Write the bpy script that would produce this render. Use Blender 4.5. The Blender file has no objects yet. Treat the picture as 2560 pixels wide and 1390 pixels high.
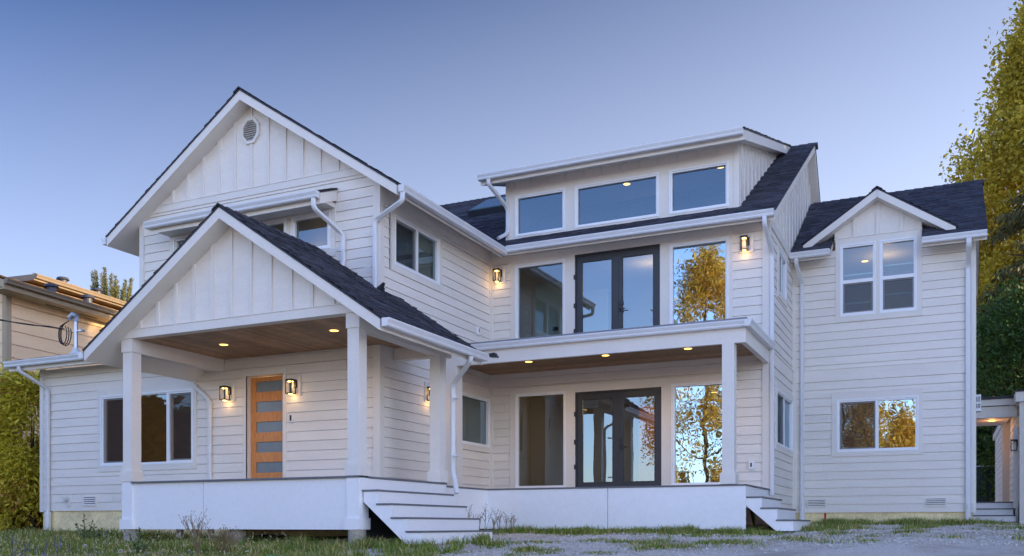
import bpy, bmesh, math, random
import numpy as np
from mathutils import Vector, Matrix
random.seed(7); rng = np.random.default_rng(11)
R = math.radians
scene = bpy.context.scene
COL = scene.collection

# ------------------------------------------------------------------ camera
YAW = R(25.13)
cam_d = bpy.data.cameras.new('camera'); cam = bpy.data.objects.new('camera', cam_d); COL.objects.link(cam)
cam.location = (0, 0, 0); cam.rotation_euler = (R(90), 0, YAW)
cam_d.sensor_width = 36; cam_d.lens = 32.625; cam_d.shift_y = 0.2418
cam_d.clip_start = 0.05; cam_d.clip_end = 3000
scene.camera = cam

# ------------------------------------------------------------------ sky and sun
SUN_AZ = R(72); SUN_EL = R(8)           # azimuth from +Y towards +X; the sun stands low behind the added trees on the right
w = bpy.data.worlds.new('World'); scene.world = w; w.use_nodes = True
nt = w.node_tree; nt.nodes.clear()
sky = nt.nodes.new('ShaderNodeTexSky'); sky.sky_type = 'NISHITA'; sky.sun_disc = False
sky.sun_elevation = SUN_EL; sky.sun_rotation = SUN_AZ
sky.altitude = 50; sky.air_density = 1.0; sky.dust_density = 0.6; sky.ozone_density = 2.0
tc = nt.nodes.new('ShaderNodeTexCoord')
dot = nt.nodes.new('ShaderNodeVectorMath'); dot.operation = 'DOT_PRODUCT'; dot.inputs[1].default_value = (0.25, -0.95, 0.15)
mr = nt.nodes.new('ShaderNodeMapRange'); mr.inputs[1].default_value = -1; mr.inputs[2].default_value = 1
mr.inputs[3].default_value = 0.43; mr.inputs[4].default_value = 1.15
mul = nt.nodes.new('ShaderNodeVectorMath'); mul.operation = 'SCALE'
tint = nt.nodes.new('ShaderNodeVectorMath'); tint.operation = 'MULTIPLY'; tint.inputs[1].default_value = (0.93, 0.90, 1.28)
bg = nt.nodes.new('ShaderNodeBackground'); bg.inputs[1].default_value = 0.15
wo = nt.nodes.new('ShaderNodeOutputWorld')
L = nt.links.new
L(tc.outputs['Generated'], dot.inputs[0]); L(dot.outputs['Value'], mr.inputs[0])
L(sky.outputs[0], tint.inputs[0]); L(tint.outputs[0], mul.inputs[0]); L(mr.outputs[0], mul.inputs['Scale'])
# pale evening haze low in the sky, a little stronger towards the sun
hz = nt.nodes.new('ShaderNodeVectorMath'); hz.operation = 'DOT_PRODUCT'; hz.inputs[1].default_value = (0.66, 0.31, -3.1)
ha = nt.nodes.new('ShaderNodeMath'); ha.operation = 'ADD'; ha.inputs[1].default_value = 1.70
hc = nt.nodes.new('ShaderNodeClamp'); hc.inputs['Max'].default_value = 1.25
hs = nt.nodes.new('ShaderNodeVectorMath'); hs.operation = 'SCALE'; hs.inputs[0].default_value = (1.56, 1.70, 2.02)
ad = nt.nodes.new('ShaderNodeVectorMath'); ad.operation = 'ADD'
L(tc.outputs['Generated'], hz.inputs[0]); L(hz.outputs['Value'], ha.inputs[0]); L(ha.outputs[0], hc.inputs['Value']); L(hc.outputs[0], hs.inputs['Scale'])
L(mul.outputs[0], ad.inputs[0]); L(hs.outputs[0], ad.inputs[1])
# sky facing the house front is scaled up, an added gain to brighten its walls
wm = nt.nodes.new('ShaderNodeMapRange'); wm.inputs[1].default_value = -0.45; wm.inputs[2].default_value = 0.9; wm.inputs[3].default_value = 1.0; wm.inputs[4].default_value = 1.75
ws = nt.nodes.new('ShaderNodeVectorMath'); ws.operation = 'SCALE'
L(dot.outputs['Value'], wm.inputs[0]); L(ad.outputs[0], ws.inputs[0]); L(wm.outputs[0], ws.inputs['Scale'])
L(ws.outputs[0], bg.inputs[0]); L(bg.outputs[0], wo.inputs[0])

sd = bpy.data.lights.new('sun', 'SUN'); sd.energy = 5.0; sd.angle = R(0.53); sd.color = (1.0, 0.77, 0.46)
sun = bpy.data.objects.new('sun', sd); COL.objects.link(sun)
to_sun = Vector((math.sin(SUN_AZ) * math.cos(SUN_EL), math.cos(SUN_AZ) * math.cos(SUN_EL), math.sin(SUN_EL)))
sun.rotation_euler = to_sun.to_track_quat('Z', 'Y').to_euler(); sun.location = (40, 30, 30)

scene.view_settings.view_transform = 'Standard'; scene.view_settings.look = 'None'
scene.view_settings.exposure = 1.05; scene.view_settings.gamma = 1.0
scene.render.engine = 'CYCLES'
scene.cycles.max_bounces = 8; scene.cycles.transparent_max_bounces = 12
scene.cycles.use_denoising = True
scene.cycles.sample_clamp_indirect = 6

# ------------------------------------------------------------------ materials
def mat(name, col, rough=0.6, spec=0.5, metal=0.0, noise=None, noise2=None, bump=None, island=0.0, trans=0.0, tcol=None, emit=None, stretch=None):
    m = bpy.data.materials.new(name); m.use_nodes = True
    t = m.node_tree; n = t.nodes; b = n['Principled BSDF']; lk = t.links.new
    b.inputs['Roughness'].default_value = rough; b.inputs['Metallic'].default_value = metal
    b.inputs['Specular IOR Level'].default_value = spec
    c = n.new('ShaderNodeRGB'); c.outputs[0].default_value = (*col, 1); out = c.outputs[0]
    co = n.new('ShaderNodeTexCoord'); src = co.outputs['Object']
    if stretch:
        mp = n.new('ShaderNodeMapping'); mp.inputs['Scale'].default_value = stretch; lk(src, mp.inputs[0]); src = mp.outputs[0]
    def scaled(out, fac_socket, lo, hi):
        r = n.new('ShaderNodeMapRange'); r.inputs[3].default_value = lo; r.inputs[4].default_value = hi; lk(fac_socket, r.inputs[0])
        v = n.new('ShaderNodeVectorMath'); v.operation = 'SCALE'; lk(out, v.inputs[0]); lk(r.outputs[0], v.inputs['Scale']); return v.outputs[0]
    for nz in (noise, noise2):
        if nz:
            x = n.new('ShaderNodeTexNoise'); x.inputs['Scale'].default_value = nz[0]; x.inputs['Detail'].default_value = 6; lk(src, x.inputs['Vector'])
            rr = n.new('ShaderNodeMapRange'); rr.inputs[1].default_value = .3; rr.inputs[2].default_value = .7; lk(x.outputs[0], rr.inputs[0])
            out = scaled(out, rr.outputs[0], 1 - nz[1], 1 + nz[1])
    if island:
        g = n.new('ShaderNodeNewGeometry'); out = scaled(out, g.outputs['Random Per Island'], 1 - island, 1 + island)
    lk(out, b.inputs['Base Color'])
    if bump:
        x = n.new('ShaderNodeTexNoise'); x.inputs['Scale'].default_value = bump[0]; x.inputs['Detail'].default_value = 4; lk(src, x.inputs['Vector'])
        bp = n.new('ShaderNodeBump'); bp.inputs['Strength'].default_value = bump[1]; bp.inputs['Distance'].default_value = bump[2] if len(bump) > 2 else 0.01
        lk(x.outputs[0], bp.inputs['Height']); lk(bp.outputs[0], b.inputs['Normal'])
    if emit:
        b.inputs['Emission Color'].default_value = (*emit[0], 1); b.inputs['Emission Strength'].default_value = emit[1]
    if trans:
        tr = n.new('ShaderNodeBsdfTranslucent'); mx = n.new('ShaderNodeMixShader'); mx.inputs[0].default_value = trans
        if tcol:
            v = n.new('ShaderNodeVectorMath'); v.operation = 'MULTIPLY'; v.inputs[1].default_value = tcol; lk(out, v.inputs[0]); lk(v.outputs[0], tr.inputs[0])
        else: lk(out, tr.inputs[0])
        lk(b.outputs[0], mx.inputs[1]); lk(tr.outputs[0], mx.inputs[2]); lk(mx.outputs[0], n['Material Output'].inputs[0])
    return m

def glass(name, wav, scl, base=0.30, tcol=(.62, .72, .70), gcol=(.70, .89, 1)):
    m = bpy.data.materials.new(name); m.use_nodes = True; t = m.node_tree; n = t.nodes; n.clear(); lk = t.links.new
    o = n.new('ShaderNodeOutputMaterial'); mx = n.new('ShaderNodeMixShader')
    tr = n.new('ShaderNodeBsdfTransparent'); tr.inputs[0].default_value = (*tcol, 1)
    gl = n.new('ShaderNodeBsdfGlossy'); gl.inputs['Roughness'].default_value = 0.0; gl.inputs[0].default_value = (*gcol, 1)
    fr = n.new('ShaderNodeFresnel'); fr.inputs[0].default_value = 1.6
    ma = n.new('ShaderNodeMath'); ma.operation = 'MULTIPLY_ADD'; ma.inputs[1].default_value = 1 - base; ma.inputs[2].default_value = base; ma.use_clamp = True
    co = n.new('ShaderNodeTexCoord'); x = n.new('ShaderNodeTexNoise'); x.inputs['Scale'].default_value = scl; x.inputs['Detail'].default_value = 1.5
    bp = n.new('ShaderNodeBump'); bp.inputs['Strength'].default_value = 1.0; bp.inputs['Distance'].default_value = wav
    lk(co.outputs['Object'], x.inputs['Vector']); lk(x.outputs[0], bp.inputs['Height']); lk(bp.outputs[0], gl.inputs['Normal'])
    lk(fr.outputs[0], ma.inputs[0]); lk(ma.outputs[0], mx.inputs[0]); lk(tr.outputs[0], mx.inputs[1]); lk(gl.outputs[0], mx.inputs[2]); lk(mx.outputs[0], o.inputs[0])
    return m

def emission(name, col, s):
    m = bpy.data.materials.new(name); m.use_nodes = True; n = m.node_tree.nodes; n.clear()
    e = n.new('ShaderNodeEmission'); e.inputs[0].default_value = (*col, 1); e.inputs[1].default_value = s
    o = n.new('ShaderNodeOutputMaterial'); m.node_tree.links.new(e.outputs[0], o.inputs[0]); return m

WHITE = (.80, .75, .675)
M_SIDE = mat('painted_lap_siding', WHITE, .62, .3, noise=(1.2, .035), noise2=(14, .035), bump=(60, .25, .004), island=.025, stretch=(1, 1, 4))
M_TRIM = mat('painted_trim', (.765, .725, .66), .55, .35, noise=(2.0, .025), noise2=(22, .025), bump=(90, .15, .002))
M_SKIRT = mat('painted_skirt_board', (.84, .84, .84), .6, .3, noise=(.8, .025), noise2=(14, .025), bump=(70, .2, .003))
M_GUT = mat('white_aluminium', (.70, .71, .72), .35, .5, noise=(3, .03), noise2=(15, .02))
M_VINYL = mat('white_vinyl', (.84, .85, .86), .35, .5)
M_SHING = mat('charcoal_asphalt_shingle', (.062, .062, .078), .85, .25, noise=(7, .2), noise2=(120, .25), island=.32, bump=(160, .6, .006))
M_DRIP = mat('dark_drip_edge', (.03, .031, .04), .6, .4)
M_DARK = mat('charcoal_frame_paint', (.030, .034, .042), .42, .5, noise=(5, .08))
M_BLACK = mat('black_metal', (.016, .016, .017), .4, .5)
M_DECK = mat('grey_composite_board', (.15, .155, .17), .65, .3, noise=(8, .12), island=.08)
M_MEMB = mat('grey_roof_membrane', (.27, .27, .29), .9, .2, noise=(4, .12), noise2=(90, .3), bump=(140, .6, .008))
M_CEDAR = mat('stained_cedar_planks', (.36, .22, .125), .6, .3, noise=(3, .18), noise2=(26, .2), island=.22, stretch=(1.6, 1.6, 1))
M_FIR = mat('oiled_fir_door', (.62, .25, .07), .42, .4, noise=(6, .16), noise2=(30, .12), stretch=(5, 5, 1))
M_CONC = mat('concrete', (.34, .31, .26), .9, .2, noise=(5, .2), noise2=(40, .2), bump=(50, .6, .01))
M_FND = mat('ochre_foundation_coating', (.80, .67, .38), .85, .2, noise=(3, .16), noise2=(25, .14), bump=(40, .4, .006))
M_FROST = mat('frosted_glass', (.19, .23, .245), .28, .6, noise=(6, .08))
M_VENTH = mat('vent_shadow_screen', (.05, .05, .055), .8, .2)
M_ROOM = mat('room_wall_paint', (.42, .38, .33), .8, .2)
M_FLOOR = mat('room_floor_oak', (.20, .12, .065), .5, .4, noise=(6, .15))
M_INDOOR = mat('interior_door_paint', (.62, .66, .62), .5, .4)
M_METAL = mat('galvanised_steel', (.55, .55, .57), .35, .6, metal=.7, noise=(12, .12))
M_CABLE = mat('black_cable', (.02, .02, .022), .5, .4)
M_RED = mat('red_marking_paint', (.48, .03, .05), .7, .3, noise=(20, .2))
M_GLASS = glass('window_glass', .002, 1.1, .10)
M_DOORG = glass('door_glass', .0022, 1.1, .15)
M_WAVY = glass('tempered_window_glass', .0016, 2.2, .42, gcol=(.62, .86, 1))
def screen_mat():
    m = bpy.data.materials.new('insect_screen_mesh'); m.use_nodes = True; n = m.node_tree.nodes; lk = m.node_tree.links.new; n.clear()
    d = n.new('ShaderNodeBsdfDiffuse'); d.inputs[0].default_value = (.045, .047, .055, 1); t = n.new('ShaderNodeBsdfTransparent'); x = n.new('ShaderNodeMixShader'); x.inputs[0].default_value = .5; o = n.new('ShaderNodeOutputMaterial')
    lk(t.outputs[0], x.inputs[1]); lk(d.outputs[0], x.inputs[2]); lk(x.outputs[0], o.inputs[0]); return m
M_SCREEN = screen_mat()
M_LENS = mat('lantern_glass', (.8, .7, .5), .1, .5, trans=.6)
M_LAMP = emission('warm_lamp', (1.0, .56, .15), 4.5)
M_DISC = emission('warm_downlight', (1.0, .52, .11), 2.2)

# ------------------------------------------------------------------ mesh helpers
def wpos(o):
    v = Vector((0, 0, 0))
    while o is not None: v += Vector(o.location); o = o.parent
    return v
class MB:
    def __init__(s): s.v = []; s.f = []; s.mi = []; s.mats = []
    def m(s, mt):
        if mt not in s.mats: s.mats.append(mt)
        return s.mats.index(mt)
    def face(s, pts, mt):
        i = len(s.v); s.v += [tuple(p) for p in pts]; s.f.append(tuple(range(i, i + len(pts)))); s.mi.append(s.m(mt))
    def hexa(s, p, mt):                         # 8 corners: bottom loop 0-3, top loop 4-7
        i = len(s.v); s.v += [tuple(q) for q in p]; k = s.m(mt)
        for a in ((3, 2, 1, 0), (4, 5, 6, 7), (0, 1, 5, 4), (1, 2, 6, 5), (2, 3, 7, 6), (3, 0, 4, 7)):
            s.f.append(tuple(i + j for j in a)); s.mi.append(k)
    def box(s, x0, x1, y0, y1, z0, z1, mt):
        s.hexa([(x0, y0, z0), (x1, y0, z0), (x1, y1, z0), (x0, y1, z0), (x0, y0, z1), (x1, y0, z1), (x1, y1, z1), (x0, y1, z1)], mt)
    def prism(s, poly, vec, mt):
        n = len(poly); i = len(s.v); vec = Vector(vec); k = s.m(mt)
        s.v += [tuple(p) for p in poly] + [tuple(Vector(p) + vec) for p in poly]
        s.f.append(tuple(range(i + n - 1, i - 1, -1))); s.f.append(tuple(range(i + n, i + 2 * n))); s.mi += [k, k]
        for j in range(n):
            s.f.append((i + j, i + (j + 1) % n, i + n + (j + 1) % n, i + n + j)); s.mi.append(k)
    def sweep(s, path, prof, mt, up=(0, 0, 1)):  # prof: list of (a,b); a along side, b along 'up-ish'
        path = [Vector(p) for p in path]; rings = []; k = s.m(mt); up = Vector(up); last = None
        for j, p in enumerate(path):
            t = (path[min(j + 1, len(path) - 1)] - path[max(j - 1, 0)]).normalized()
            sd = t.cross(up)
            if sd.length < .05: sd = last if last is not None else Vector((1, 0, 0))
            sd.normalize(); last = sd; b = sd.cross(t).normalized()
            i = len(s.v); s.v += [tuple(p + sd * q[0] + b * q[1]) for q in prof]; rings.append(i)
        n = len(prof)
        for a, b in zip(rings, rings[1:]):
            for j in range(n):
                s.f.append((a + j, a + (j + 1) % n, b + (j + 1) % n, b + j)); s.mi.append(k)
        s.f.append(tuple(rings[0] + j for j in range(n))); s.f.append(tuple(rings[-1] + j for j in reversed(range(n)))); s.mi += [k, k]
    def tube(s, path, r, mt, n=8, r1=None):
        path = [Vector(p) for p in path]; k = s.m(mt); rings = []
        for j, p in enumerate(path):
            t = (path[min(j + 1, len(path) - 1)] - path[max(j - 1, 0)]).normalized()
            a = t.orthogonal() if abs(t.z) > .9 else t.cross(Vector((0, 0, 1))); a.normalize(); b = t.cross(a).normalized()
            if abs(t.z) > .9: a = Vector((1, 0, 0)); b = t.cross(a).normalized(); a = b.cross(t).normalized()
            rr = r if r1 is None else r + (r1 - r) * j / (len(path) - 1)
            i = len(s.v); s.v += [tuple(p + (a * math.cos(2 * math.pi * q / n) + b * math.sin(2 * math.pi * q / n)) * rr) for q in range(n)]; rings.append(i)
        for a, b in zip(rings, rings[1:]):
            for j in range(n): s.f.append((a + j, a + (j + 1) % n, b + (j + 1) % n, b + j)); s.mi.append(k)
        s.f.append(tuple(rings[0] + j for j in range(n))); s.f.append(tuple(rings[-1] + j for j in reversed(range(n)))); s.mi += [k, k]
    def disc(s, c, r, mt, n=16, nz=-1):
        s.face([(c[0] + r * math.cos(2 * math.pi * i / n), c[1] + nz * r * math.sin(2 * math.pi * i / n), c[2]) for i in range(n)], mt)
    def build(s, name, parent=None, fix=True, smooth=False):
        me = bpy.data.meshes.new(name); me.from_pydata(s.v, [], s.f)
        for q in s.mats: me.materials.append(q)
        me.polygons.foreach_set('material_index', s.mi)
        if fix:
            bm = bmesh.new(); bm.from_mesh(me); bmesh.ops.recalc_face_normals(bm, faces=bm.faces[:]); bm.to_mesh(me); bm.free()
        if smooth: me.polygons.foreach_set('use_smooth', [True] * len(me.polygons))
        o = bpy.data.objects.new(name, me); COL.objects.link(o)
        if parent is not None:
            o.parent = parent
            o.matrix_parent_inverse = Matrix.Identity(4)
            o.location = -wpos(parent)
        return o

def build_each(mb, name, parent):
    """one object for every separate closed piece in mb"""
    par = list(range(len(mb.v)))
    def find(i):
        while par[i] != i: par[i] = par[par[i]]; i = par[i]
        return i
    for f in mb.f:
        for j in f[1:]: par[find(j)] = find(f[0])
    groups = {}
    for f, m_ in zip(mb.f, mb.mi): groups.setdefault(find(f[0]), []).append((f, m_))
    out = []
    for fs in groups.values():
        q = MB(); q.mats = list(mb.mats); ix = {}
        for f, m_ in fs:
            for j in f:
                if j not in ix: ix[j] = len(q.v); q.v.append(mb.v[j])
            q.f.append(tuple(ix[j] for j in f)); q.mi.append(m_)
        out.append(q.build(name, parent))
    return out

def tag(o, label=None, cat=None, group=None, kind=None):
    if label: o['label'] = label
    if cat: o['category'] = cat
    if group: o['group'] = group
    if kind: o['kind'] = kind
    return o
def thing(name, label, cat, loc, group=None):
    o = bpy.data.objects.new(name, None); COL.objects.link(o); o.location = loc; o.empty_display_size = .3
    return tag(o, label, cat, group)

class Wall:                                     # a wall face: u runs along U, offsets run along the outward normal N
    def __init__(s, O, U, N): s.O = Vector(O); s.U = Vector(U); s.N = Vector(N)
    def p(s, u, z, off=0): q = s.O + s.U * u + s.N * off; return (q.x, q.y, q.z + z)
    def box(s, mb, u0, u1, z0, z1, o0, o1, mt):
        mb.hexa([s.p(u0, z0, o0), s.p(u1, z0, o0), s.p(u1, z0, o1), s.p(u0, z0, o1), s.p(u0, z1, o0), s.p(u1, z1, o0), s.p(u1, z1, o1), s.p(u0, z1, o1)], mt)

def cut(a, b, holes):
    iv = [(a, b)]
    for h0, h1 in holes:
        nv = []
        for x, y in iv:
            if h1 <= x or h0 >= y: nv.append((x, y)); continue
            if h0 > x: nv.append((x, h0))
            if h1 < y: nv.append((h1, y))
        iv = nv
    return [i for i in iv if i[1] - i[0] > 1e-4]

def siding(mb, W, z0, z1, lim, holes=(), mt=None, exp=.178, butt=.013, joints=True, gap=.005):
    mt = mt or M_SIDE; z = z0; rr = random.Random(int(abs(z0 * 100) + 3))
    while z < z1 - 1e-3:
        zt = min(z + exp, z1); zs = sorted({z, zt} | {q for h in holes for q in h[2:4] if z < q < zt})
        js = rr.uniform(.3, 3.4)
        for a, b in zip(zs, zs[1:]):
            if b == zt and zt < z1 - 1e-6: b = b - gap
            A0, A1 = lim(a); B0, B1 = lim(b)
            oa = butt * (1 - (a - z) / exp) + .002; ob = butt * (1 - (b - z) / exp) + .002
            hs = [(h[0], h[1]) for h in holes if h[2] < b - 1e-5 and h[3] > a + 1e-5]
            if joints:
                u = A0 + js
                while u < A1: hs.append((u, u + .0015)); u += 3.66
            lo, hi = min(A0, B0), max(A1, B1)
            for x, y in cut(lo, hi, hs):
                xa = max(x, A0) if x == lo else x; xb = max(x, B0) if x == lo else x
                ya = min(y, A1) if y == hi else y; yb = min(y, B1) if y == hi else y
                if ya - xa < .005 and yb - xb < .005: continue
                ya = max(ya, xa); yb = max(yb, xb)
                mb.face([W.p(xa, a, oa), W.p(ya, a, oa), W.p(yb, b, ob), W.p(xb, b, ob)], mt)
                if a == z: mb.face([W.p(xa, a + .004, -.03), W.p(ya, a + .004, -.03), W.p(ya, a, oa), W.p(xa, a, oa)], mt)
                if b < zt: mb.face([W.p(xb, b, ob), W.p(yb, b, ob), W.p(yb, b - .004, -.03), W.p(xb, b - .004, -.03)], mt)
                if b < zt: mb.face([W.p(xb, b - .004, -.03), W.p(yb, b - .004, -.03), W.p(yb, zt + .006, -.03), W.p(xb, zt + .006, -.03)], mt)
        z = zt
    return mb

def panel(mb, W, u0, u1, z0, z1, holes, o0, o1, mt):
    zs = sorted({z0, z1} | {q for h in holes for q in h[2:4] if z0 < q < z1})
    for a, b in zip(zs, zs[1:]):
        for x, y in cut(u0, u1, [(h[0], h[1]) for h in holes if h[2] < b - 1e-5 and h[3] > a + 1e-5]):
            W.box(mb, x, y, a, b, o0, o1, mt)

def shingles(mb, P, e, s, rows, n, ivs, exposure=.165, mt=None):
    """P origin at the eave, e unit along eave, s unit upslope, n unit normal; ivs(t) -> intervals along e"""
    P = Vector(P); e = Vector(e); s = Vector(s); n = Vector(n); mt = mt or M_SHING; t = 0.0
    while t < rows - .01:
        t2 = min(t + exposure, rows)
        for a, b in ivs((t + t2) / 2):
            u = a - random.uniform(0, .25)
            while u < b:
                wd = random.choice((.14, .19, .25, .33)) * random.uniform(.9, 1.1)
                x, y = max(a, u), min(b, u + wd); u += wd
                if y - x < .01: continue
                th = random.choice((.010, .012, .021, .025)); j = random.uniform(-.012, .006)
                q = [P + e * x + s * (t + j) + n * th, P + e * y + s * (t + j) + n * th, P + e * y + s * (t2 + .01) + n * .003, P + e * x + s * (t2 + .01) + n * .003]
                mb.face(q, mt); mb.face([P + e * x + s * (t + j) + n * -.01, P + e * y + s * (t + j) + n * -.01, q[1], q[0]], mt)
        t = t2

def roof_side(name, house, P, e, s, n, Ls, ivs, outline, thick=.17, rake_mat=None, soffit=True):
    """one roof slope: shingle courses, dark sheathing edge, and under it the painted fascia-and-soffit board"""
    mb = MB(); P = Vector(P); e = Vector(e); s = Vector(s); n = Vector(n)
    shingles(mb, P, e, s, Ls, n, ivs)
    poly = [P + e * a + s * t - n * .028 for a, t in outline]
    mb.prism(poly, n * .026, M_DRIP)
    o = mb.build(name, house, fix=False)
    if soffit:
        sb = MB(); d = Vector((0, 0, -1))
        poly = [P + e * a + s * t - n * .029 for a, t in outline]
        # set the boards 12 mm back from the drip edge
        c = sum(poly, Vector()) / len(poly)
        poly = [p + (c - p).normalized() * .016 for p in poly]
        sb.prism(poly, d * thick, M_TRIM)
        sb.build('roof_fascia_board', o)
    return o

GP = [(0, 0), (.085, 0), (.098, .02), (.098, .045), (.118, .085), (.124, .098), (.124, .118), (.112, .118), (.112, .102), (.09, .06), (.012, .02), (.012, .118), (0, .118)]
def gutter(house, p0, p1, out, ends=True, name='gutter'):
    """K profile gutter from p0 to p1 (back top edge); out = horizontal unit vector away from the fascia"""
    mb = MB(); p0 = Vector(p0); p1 = Vector(p1); out = Vector(out); up = Vector((0, 0, 1)); k = mb.m(M_GUT)
    i0 = len(mb.v)
    for p in (p0, p1): mb.v += [tuple(p + out * a + up * (b - .118)) for a, b in GP]
    n = len(GP)
    for j in range(n): mb.f.append((j, (j + 1) % n, n + (j + 1) % n, n + j)); mb.mi.append(k)
    outer = [0, 1, 2, 3, 4, 5, 6, 7, 11, 12]
    for b in (0, n): mb.f.append(tuple(b + j for j in outer)); mb.mi.append(k)
    return mb.build(name, house)

def bend(pts, r=.10, n=5):
    pts = [Vector(p) for p in pts]; out = [pts[0]]
    for a, b, c in zip(pts, pts[1:], pts[2:]):
        d0 = (a - b).normalized(); d1 = (c - b).normalized(); q = min(r, (a - b).length * .45, (c - b).length * .45)
        A = b + d0 * q; B = b + d1 * q
        for i in range(n + 1):
            t = i / n; out.append(A * (1 - t) ** 2 + b * 2 * t * (1 - t) + B * t * t)
    out.append(pts[-1]); return out
def downspout(house, pts, side, w=.082, d=.06, boot=None, straps=()):
    """rectangular pipe along pts; side = unit vector along the wall"""
    mb = MB(); path = bend(pts); k = mb.m(M_GUT); sd = Vector(side).normalized(); rings = []
    for j, p in enumerate(path):
        t = (path[min(j + 1, len(path) - 1)] - path[max(j - 1, 0)]).normalized()
        a = (sd - t * sd.dot(t))
        if a.length < .2: a = Vector((0, 0, 1)) - t * t.z
        a.normalize(); b = t.cross(a).normalized(); c = .012
        pr = [(-w / 2 + c, -d / 2), (w / 2 - c, -d / 2), (w / 2, -d / 2 + c), (w / 2, d / 2 - c), (w / 2 - c, d / 2), (-w / 2 + c, d / 2), (-w / 2, d / 2 - c), (-w / 2, -d / 2 + c)]
        i = len(mb.v); mb.v += [tuple(p + a * q[0] + b * q[1]) for q in pr]; rings.append(i)
    for a, b in zip(rings, rings[1:]):
        for j in range(8): mb.f.append((a + j, a + (j + 1) % 8, b + (j + 1) % 8, b + j)); mb.mi.append(k)
    for r_ in (rings[0], rings[-1]): mb.f.append(tuple(r_ + j for j in range(8))); mb.mi.append(k)
    o = mb.build('downspout', house)
    for z in straps:
        q = MB(); p = path[-1]; a = sd * (w / 2 + .022)
        q.box(p.x - abs(a.x) - .006, p.x + abs(a.x) + .006, p.y - abs(a.y) - .006, p.y + abs(a.y) + .006, z, z + .025, M_GUT); q.build('strap', o)
    if boot:
        q = MB(); p = path[-1]; q.tube([(p.x, p.y, p.z + .1), (p.x, p.y, boot)], .062, M_GUT, 12); q.tube([(p.x, p.y, p.z + .17), (p.x, p.y, p.z + .09)], .072, M_GUT, 12); q.build('drain_boot', o)
    return o

def window(house, W, u0, u1, z0, z1, lites, casing=None, glz=None, fw=.05, sash=(), head=None, name='window', rails=(), screens=None):
    """vinyl window in the opening; casing = (left,right,top,bottom) board widths; lites = list of (u0,u1,z0,z1) glass panes"""
    mb = MB(); scr = []; screens = sash if screens is None else screens
    if casing:
        l, r, t, b = casing
        panel(mb, W, u0 - l, u1 + r, z0 - b, z1 + t, [(u0, u1, z0, z1)], -.01, .028, M_TRIM)
        if head: W.box(mb, u0 - l - .02, u1 + r + .02, z1 + t, z1 + t + .03, -.01, .05, M_TRIM)
    panel(mb, W, u0, u1, z0, z1, lites, -.09, .014, M_VINYL)
    panel(mb, W, u0 - .012, u1 + .012, z0 - .012, z1 + .012, [(u0 + .02, u1 - .02, z0 + .02, z1 - .02)], -.02, .034, M_VINYL)
    for i in sash:                                # a sliding sash has a second, inner frame
        a, b, c, d = lites[i]; panel(mb, W, a, b, c, d, [(a + .03, b - .03, c + .03, d - .03)], -.07, -.015, M_VINYL)
    for i in screens:
        a, b, c, d = lites[i]; sq = MB(); sq.face([W.p(a, c, -.010), W.p(b, c, -.010), W.p(b, d, -.010), W.p(a, d, -.010)], M_SCREEN); scr.append(sq)
    for (a, b, c, d) in rails: W.box(mb, a, b, c, d, -.08, -.002, M_VINYL)
    o = mb.build(name, house)
    g = MB()
    for a, b, c, d in lites: g.face([W.p(a, c, -.04), W.p(b, c, -.04), W.p(b, d, -.04), W.p(a, d, -.04)], glz or M_GLASS)
    g.build('pane', o, fix=False)
    for sq in scr: sq.build('insect_screen', o, fix=False)
    return o

def point(name, loc, e, col=(1, .58, .22), r=.03, parent=None):
    l = bpy.data.lights.new(name, 'POINT'); l.energy = e; l.color = col; l.shadow_soft_size = r
    o = bpy.data.objects.new(name, l); COL.objects.link(o); o.location = loc
    if parent is not None:
        o.parent = parent
        o.location = Vector(loc) - wpos(parent)
    return o

def lantern(house, W, u, zc, e=.45, lit=True):
    """black open box wall lantern, its LED in the cap; zc = middle of the lantern"""
    bm = MB(); W.box(bm, u - .10, u + .16, zc - .16, zc + .22, -.01, .034, M_TRIM)
    o = MB(); h = .135; a = .062; c = .12                      # half height, half width, centre offset from the wall
    W.box(o, u + .015, u + .085, zc - .02, zc + .13, .034, .05, M_BLACK)
    W.box(o, u - .01, u + .03, zc + .085, zc + .125, .05, c + .0, M_BLACK)
    W.box(o, u - a - .006, u + a + .006, zc + h - .035, zc + h, c - a - .006, c + a + .006, M_BLACK)
    for su in (-1, 1):
        for so in (-1, 1):
            W.box(o, u + su * a - .0075, u + su * a + .0075, zc - h, zc + h - .035, c + so * a - .0075, c + so * a + .0075, M_BLACK)
        W.box(o, u + su * a - .006, u + su * a + .006, zc - h + .001, zc - h + .016, c - a + .008, c + a - .008, M_BLACK)
    for so in (-1, 1): W.box(o, u - a + .008, u + a - .008, zc - h + .001, zc - h + .016, c + so * a - .006, c + so * a + .006, M_BLACK)
    W.box(o, u - .035, u + .035, zc - h + .002, zc - h + .014, c - a + .007, c + a - .007, M_BLACK)
    ob = o.build('wall_lantern', house)
    blk = bm.build('mounting_block', ob)
    if lit:
        g = MB(); W.box(g, u - .035, u + .035, zc + h - .05, zc + h - .036, c - .035, c + .035, M_LAMP)
        W.box(g, u - .03, u + .03, zc - h - .006, zc - h + .001, c - .03, c + .03, M_LAMP); g.build('led', ob)
        point('lantern_light', W.p(u, zc - h - .05, c), e * .8, r=.02, parent=ob)
        point('lantern_light', W.p(u, zc + .03, c), e * .5, r=.02, parent=ob)
    return ob

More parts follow.
